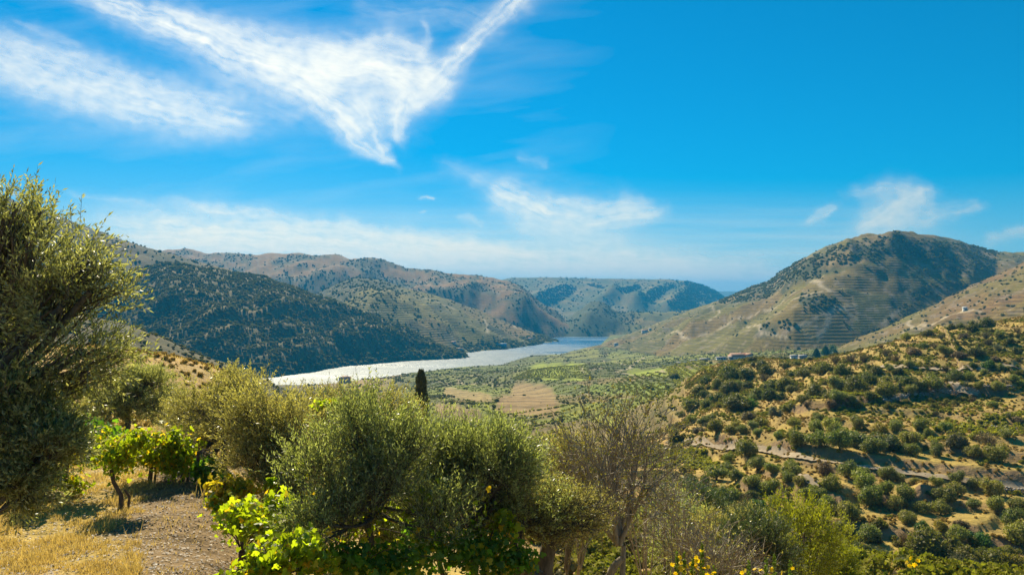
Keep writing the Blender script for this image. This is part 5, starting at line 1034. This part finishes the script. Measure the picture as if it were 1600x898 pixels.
M_STONE = mat('schist_stone'); N = NT(M_STONE); pos = N.add('ShaderNodeTexCoord').outputs['Object']; nn_ = N.noise(pos, 9, 5, .65); N.out(N.add('ShaderNodeBsdfPrincipled', {'Base Color': N.ramp(nn_, [(.3, (.24, .19, .15)), (.7, (.52, .47, .42))]), 'Roughness': .8, 'Normal': N.add('ShaderNodeBump', {'Height': nn_, 'Strength': .7, 'Distance': .03}).outputs[0]}).outputs[0])
def rock_mesh(name, rng, flat_=.45):
    v, t = ICO2; v = v * (1 + .0 * v[:, :1]); s_ = rng.uniform(.7, 1.3, 3) * [1, .8, flat_]; pl = rand_unit(9, rng); v = v.copy()
    for q in pl: k = v @ q; v = v - np.maximum(k - .62, 0)[:, None] * q
    return new_mesh(name, v * s_, tris=t, mats=[M_STONE])
ROCKS = [rock_mesh('stone', rg, f) for f in (.3, .4, .25, .5)]
STN = [(150, 822, 9, 'flat pale stone in the golden grass left of the path'), (141, 826, 11, 'wide low stone beside the flat pale one in the grass'), (196, 827, 7, 'small white stone on the left edge of the path'), (217, 811, 11, 'pale slab on the path below the upright grapevine'), (240, 775, 6, 'small stone in the shade stripes of the vine row'), (256, 790, 10, 'broad pale stone in the middle of the path'), (243, 881, 11, 'long pale slab at the bottom of the path'), (238, 888, 12, 'flat slab just below the long pale slab'),
       (264, 875, 7, 'small bright stone right of the bottom slabs'), (128, 785, 6, 'grey stone by the tuft left of the upright grapevine'), (50, 822, 8, 'grey stone near the left edge under the olive'), (163, 779, 5, 'little stone left of the vine stock'), (208, 776, 6, 'stone close to the foot of the vine stock'), (285, 778, 7, 'stone at the right of the path near the vines'), (300, 800, 6, 'stone at the shaded right edge of the path'), (226, 796, 8, 'pale stone below the small stock of the vine'),
       (100, 842, 6, 'small stone among dry grass at the lower left'), (272, 836, 8, 'brown stone in the shade of the path'), (238, 858, 6, 'stone on the lower path'), (185, 862, 5, 'tiny stone in the golden grass by the lower path'), (1338, 880, 9, 'rounded grey boulder on the near edge of the gully'), (1332, 872, 6, 'smaller rock behind the rounded grey boulder')]
for i, (u, v, w_, lab) in enumerate(STN):
    p = drop(u, v); o = link('stone', ROCKS[i % 4], loc=p); s_ = w_ / 2 / F * p.y * 1.1; o.scale = (s_ * 1.2, s_, s_ * (.8 if i < 20 else 1.6)); o.rotation_euler = (0, 0, gr2.random() * 6); tag(o, lab, 'stone', 'stones on the path' if i < 20 else 'boulders by the gully')
# old weathered posts lying beside the old olive
for i, (u0, v0, u1, v1) in enumerate([(812, 880, 842, 900), (822, 879, 848, 896)]):
    a = wpt(u0, v0, 12.2); b = wpt(u1, v1, 11.9); mb = MB(); mb.tube([a * 0, (b - a) * .5, (b - a)], [.035, .03, .033], 8, .05); o = link('weathered_post', mb.mesh('weathered_post', M_TWIG), loc=a); tag(o, ['pale weathered post leaning left of the old olive trunk', 'second pale post just above the first by the old olive'][i], 'wooden post', 'weathered posts by the old olive')

# ------------------------------------------------------------------ dirt tracks laid on the hillside
M_TRACK = mat('track_dust'); N = NT(M_TRACK); pos = N.add('ShaderNodeNewGeometry').outputs['Position']; nn_ = N.noise(pos, 1.2, 5, .7); N.out(N.add('ShaderNodeBsdfPrincipled', {'Base Color': N.ramp(nn_, [(.3, (.28, .20, .12)), (.7, (.44, .34, .22))]), 'Roughness': .95, 'Normal': N.add('ShaderNodeBump', {'Height': nn_, 'Strength': .5, 'Distance': .1}).outputs[0]}).outputs[0])
def track(name, pts, wd, label):
    q = np.array([drop(*p) for p in pts]); n = max(20, int(np.linalg.norm(np.diff(q, axis=0), axis=1).sum() / .8)); s_ = np.concatenate([[0], np.cumsum(np.linalg.norm(np.diff(q[:, :2], axis=0), axis=1))]); t = np.linspace(0, s_[-1], n)
    x = np.interp(t, s_, q[:, 0]); y = np.interp(t, s_, q[:, 1]); ker = np.hanning(9); ker /= ker.sum(); x = np.convolve(np.pad(x, 4, 'edge'), ker, 'valid'); y = np.convolve(np.pad(y, 4, 'edge'), ker, 'valid')
    tx = np.gradient(x); ty = np.gradient(y); l = np.hypot(tx, ty); nx, ny = -ty / l, tx / l; ww = wd * (1 + .22 * fbm(t / 6, t * 0, 3, 501)); zc = height(x, y); off = (-.5, -.17, .17, .5); V = []
    for o_ in off: xx = x + nx * ww * o_; yy = y + ny * ww * o_; V.append(np.column_stack([xx, yy, np.maximum(height(xx, yy), zc * .5 + height(xx, yy) * .5) + .16]))
    V = np.stack(V, 1); i = np.arange(n * 4).reshape(n, 4); qd = np.stack([i[:-1, :-1], i[:-1, 1:], i[1:, 1:], i[1:, :-1]], -1).reshape(-1, 4)
    if np.cross(V[1, 0] - V[0, 0], V[0, 1] - V[0, 0])[2] > 0: qd = qd[:, ::-1]
    tag(link(name, new_mesh(name, V.reshape(-1, 3), quads=qd, mats=[M_TRACK], smooth=True)), label, kind='structure')
track('dirt_track', [(1040, 690), (1075, 693), (1110, 698), (1140, 700), (1180, 703), (1215, 709), (1245, 713), (1275, 718), (1300, 723), (1330, 728), (1375, 733), (1420, 739), (1460, 745), (1500, 752), (1560, 757), (1605, 762)], 1.5, 'pale dirt track crossing the hillside above the lower olives')
track('dirt_track', [(1335, 574), (1370, 574), (1400, 575), (1460, 576), (1520, 577), (1560, 577), (1605, 578)], 2.6, 'pale upper track below the dry ridge')
track('dirt_track', [(1480, 596), (1495, 604), (1512, 612), (1530, 616)], 3.2, 'short pale track dropping past the golden field')
track('dirt_track', [(1235, 742), (1262, 752), (1285, 762)], 1.4, 'narrow footpath between two olive terraces')


# ------------------------------------------------------------------ dry stone walls
def stone_wall(label, pts, h, D0=None):
    q = np.array([drop(*p) for p in pts]); s_ = np.concatenate([[0], np.cumsum(np.linalg.norm(np.diff(q, axis=0), axis=1))]); root = bpy.data.objects.new('dry_stone_wall', None); COL.objects.link(root); root.location = q[0]; tag(root, label, 'stone wall', 'dry stone terrace walls'); n = 0; L = s_[-1]
    big = .62; xs = np.arange(0, L, big)
    mb = MB()
    for row in range(max(1, int(h / .32))):
        for x_ in xs:
            t = x_ + (row % 2) * big / 2 + gr2.normal() * .05; p_ = np.array([np.interp(t, s_, q[:, k]) for k in range(3)]); p_[2] = gz(p_[0], p_[1]) + .05 + row * .30; v, tt = ICO1; v = v.copy()
            for f in rand_unit(6, gr2): k = v @ f; v = v - np.maximum(k - .7, 0)[:, None] * f
            mb.add(v * [big * .55, .3, .2] * gr2.uniform(.8, 1.2, 3) + p_ - q[0] + gr2.normal(size=3) * .03, t=tt)
    o = link('stones', mb.mesh('stones', M_STONE), root); o['kind'] = 'stuff'
stone_wall('dry stone wall along the pale terrace above the yellow vines', [(1380, 628), (1400, 623), (1440, 616), (1490, 614), (1530, 615)], 1.2)
stone_wall('short stone wall left of the olive row by the track', [(1325, 729), (1352, 733)], .9)
stone_wall('stone wall under the golden field', [(1520, 603), (1550, 606), (1580, 604)], .9)
stone_wall('broken stone wall at the right edge above the bare bushes', [(1548, 667), (1575, 671), (1602, 672)], .8)
stone_wall('stone wall at the far right below the lower track', [(1560, 766), (1580, 768), (1602, 770)], 1.2)

# ------------------------------------------------------------------ houses
def plaster(name, c, r=.8):
    m_ = mat(name); N = NT(m_); pos = N.add('ShaderNodeTexCoord').outputs['Object']; n_ = N.noise(pos, 1.5, 4, .6); N.out(N.add('ShaderNodeBsdfPrincipled', {'Base Color': N.ramp(n_, [(.3, tuple(x * .82 for x in c)), (.7, c)]), 'Roughness': r}).outputs[0]); return m_
M_WHITE = plaster('white_plaster', (.72, .70, .66)); M_PINK = plaster('pink_plaster', (.62, .42, .34)); M_TILE = plaster('roof_tiles', (.46, .23, .13)); M_STN = plaster('grey_stone_wall', (.34, .30, .26)); M_DARK = plaster('dark_glass', (.03, .04, .05), .2); M_BLUE = plaster('blue_paint', (.10, .28, .45)); M_SLATE = plaster('grey_roof', (.36, .33, .31))
def box(mb, x0, x1, y0, y1, z0, z1):
    v = [(x0, y0, z0), (x1, y0, z0), (x1, y1, z0), (x0, y1, z0), (x0, y0, z1), (x1, y0, z1), (x1, y1, z1), (x0, y1, z1)]; mb.add(v, [(0, 3, 2, 1), (4, 5, 6, 7), (0, 1, 5, 4), (1, 2, 6, 5), (2, 3, 7, 6), (3, 0, 4, 7)])
def house(label, u, v, w_px, depth, h, rise, wallm, roofm, nwin, storeys=1, rot=0.0, hip=False, cat='house', name='house', D=None, chim=True, door=True):
    p = drop(u, v) if D is None else Vector((*wpt(u, v, D)[:2], 0)); p.z = gz(p.x, p.y); W = w_px / F * p.y; root = bpy.data.objects.new(name, None); COL.objects.link(root); root.location = p; root.rotation_euler = (0, 0, rot); tag(root, label, cat)
    mb = MB(); box(mb, -W / 2, W / 2, 0, depth, -2.5, h); link('wall', mb.mesh('wall', wallm), root)
    o_ = .5; zr = h + rise; ins = depth * .45 if hip else 0; mb = MB(); v_ = [(-W / 2 - o_, -o_, h), (W / 2 + o_, -o_, h), (W / 2 + o_, depth + o_, h), (-W / 2 - o_, depth + o_, h), (-W / 2 - o_ + ins, depth / 2, zr), (W / 2 + o_ - ins, depth / 2, zr)]
    v_ += [(x, y, z - .25) for x, y, z in v_[:4]]
    mb.add(v_, [(0, 1, 5, 4), (2, 3, 4, 5), (6, 7, 1, 0), (7, 8, 2, 1), (8, 9, 3, 2), (9, 6, 0, 3), (9, 8, 7, 6)], t=[(1, 2, 5), (3, 0, 4)]); rf = link('roof', mb.mesh('roof', roofm), root)
    if chim: mb = MB(); box(mb, W * .2, W * .2 + .8, depth * .55, depth * .55 + .8, h, zr + .7); link('chimney', mb.mesh('chimney', wallm), rf)
    sh = h / storeys
    for s_ in range(storeys):
        for k in range(nwin):
            x = -W / 2 + W * (k + .7) / (nwin + .4)
            if door and s_ == 0 and k == nwin // 2: mb = MB(); box(mb, x - .55, x + .55, -.06, .04, 0, 2.1); link('door', mb.mesh('door', M_DARK), root); continue
            mb = MB(); box(mb, x - .5, x + .5, -.05, .05, s_ * sh + .9, s_ * sh + 2.2); w2 = link('window', mb.mesh('window', wallm), root); mb = MB(); box(mb, x - .42, x + .42, -.09, .0, s_ * sh + 1.0, s_ * sh + 2.12); link('pane', mb.mesh('pane', M_DARK), w2)
    return root
house('farmhouse with a wide orange tiled roof above the dark scrub', 1158, 562, 24, 12, 3.4, 3.2, M_WHITE, M_TILE, 4, rot=.25, cat='farmhouse', name='farmhouse', D=790)
house('white gabled house behind the orange roofed farmhouse', 1171, 557, 10, 7, 4.5, 2.0, M_WHITE, M_TILE, 2, rot=-.3, D=790)
house('low grey barn left of the orange roofed farmhouse', 1146, 562, 11, 7, 2.6, 1.0, M_STN, M_SLATE, 2, chim=False, cat='barn', name='barn', D=790)
house('long low pale shed left of the barn', 1128, 562, 14, 6, 2.4, .8, M_WHITE, M_SLATE, 3, chim=False, cat='shed', name='shed', D=790)
house('flat grey roofed hut among stone walls at the village edge', 1102, 564, 12, 7, 2.6, .8, M_STN, M_SLATE, 2, chim=False, cat='hut', name='hut', D=790)
house('ruined stone building on the pale yard left of the village', 1066, 568, 13, 6, 2.4, .5, M_STN, M_STN, 2, chim=False, cat='ruin', name='ruin', D=790)
house('second stone ruin beside the grey roofed hut', 1086, 567, 10, 6, 2.2, .5, M_STN, M_STN, 1, chim=False, cat='ruin', name='ruin', D=790)
house('small white house left of the three conifers', 1242, 558, 9, 6, 3.2, 1.2, M_WHITE, M_SLATE, 1, chim=False, D=790)
house('bluish stone house behind the conifers', 1256, 556, 10, 7, 3.4, 1.3, M_STN, M_SLATE, 2, D=790)
house('tiny white chapel high on the brown terraced slope', 1509, 485, 5, 4, 3.2, 1.2, M_WHITE, M_WHITE, 1, chim=False, cat='chapel', name='chapel')
house('pink house with a hipped roof standing at the river bank', 538, 602, 17, 11, 7.5, 2.2, M_PINK, M_TILE, 4, storeys=2, hip=True, D=1108)
house('white house on the far bank by the river bend', 829, 532, 7, 8, 6, 2.5, M_WHITE, M_TILE, 2, storeys=2)
house('long blue and white building on the far bank', 783, 541, 17, 9, 6, 2, M_BLUE, M_WHITE, 5, storeys=2, cat='building', name='riverside_building')
house('pale farm building near the water on the far bank', 717, 548, 11, 9, 5, 2, M_WHITE, M_TILE, 3)
house('low house on the left of the far bank slope', 709, 537, 7, 8, 4, 2, M_WHITE, M_TILE, 2)
house('white farm at the left foot of the tall right hill', 1008, 520, 9, 10, 6, 2.5, M_WHITE, M_TILE, 3)
house('small white shed beside the farm at the foot of the right hill', 1016, 516, 4, 6, 4, 2, M_WHITE, M_SLATE, 1, chim=False, cat='shed', name='shed')
house('stone house near the river on the vineyard plain', 963, 540, 6, 8, 5, 2, M_WHITE, M_SLATE, 2)
# village dry walls as low banks of stone
for i, (pts, lab) in enumerate([([(1060, 571), (1120, 571)], 'grey stone walls round the village yards'), ([(1120, 567), (1190, 567)], 'pale yard wall in front of the farmhouse'), ([(1185, 556), (1245, 560)], 'long pale terrace wall right of the farmhouse'), ([(1190, 550), (1240, 552)], 'upper pale terrace wall right of the farmhouse')]):
    q = [Vector((*wpt(p[0], p[1], 800)[:2], 0)) for p in pts]
    for k_, p_ in zip(q, pts): k_.z = gz(k_.x, k_.y)
    d = (q[1] - q[0]); L = d.length; root = bpy.data.objects.new('yard_wall', None); COL.objects.link(root); root.location = q[0]; root.rotation_euler = (0, 0, math.atan2(d.y, d.x)); tag(root, lab, 'stone wall', 'village walls')
    mb = MB(); k = int(L / 1.6)
    for j in range(k):
        t = j / k; w0 = q[0] + d * t; zz_ = gz(w0.x, w0.y) - q[0].z; box(mb, j * L / k, (j + .96) * L / k, -.3, .3, zz_ - 1.0, zz_ + 1.1 + gr2.random() * .4)
    link('stones', mb.mesh('stones', M_STN), root)['kind'] = 'stuff'

# ------------------------------------------------------------------ power cables over the river, each hanging between two hillsides
M_WIRE = plaster('steel_cable', (.5, .5, .5), .4)
for i, (v0, vm, v1) in enumerate([(464, 467, 461), (474, 477, 470), (486, 488, 485)]):
    a = wpt(560, v0, 1750); m0 = wpt(760, vm, 1800); b = wpt(1130, v1 - 2, 2100); mb = MB(); l = bez(a, 2 * m0 - (a + b) / 2, b, 40); mb.tube(l - a, np.full(40, .13), 4); o = link('power_cable', mb.mesh('power_cable', M_WIRE), loc=a)
    tag(o, ['uppermost thin power cable spanning the valley', 'middle thin power cable spanning the valley', 'lowest thin power cable spanning the valley'][i], 'cable', 'power cables over the valley')
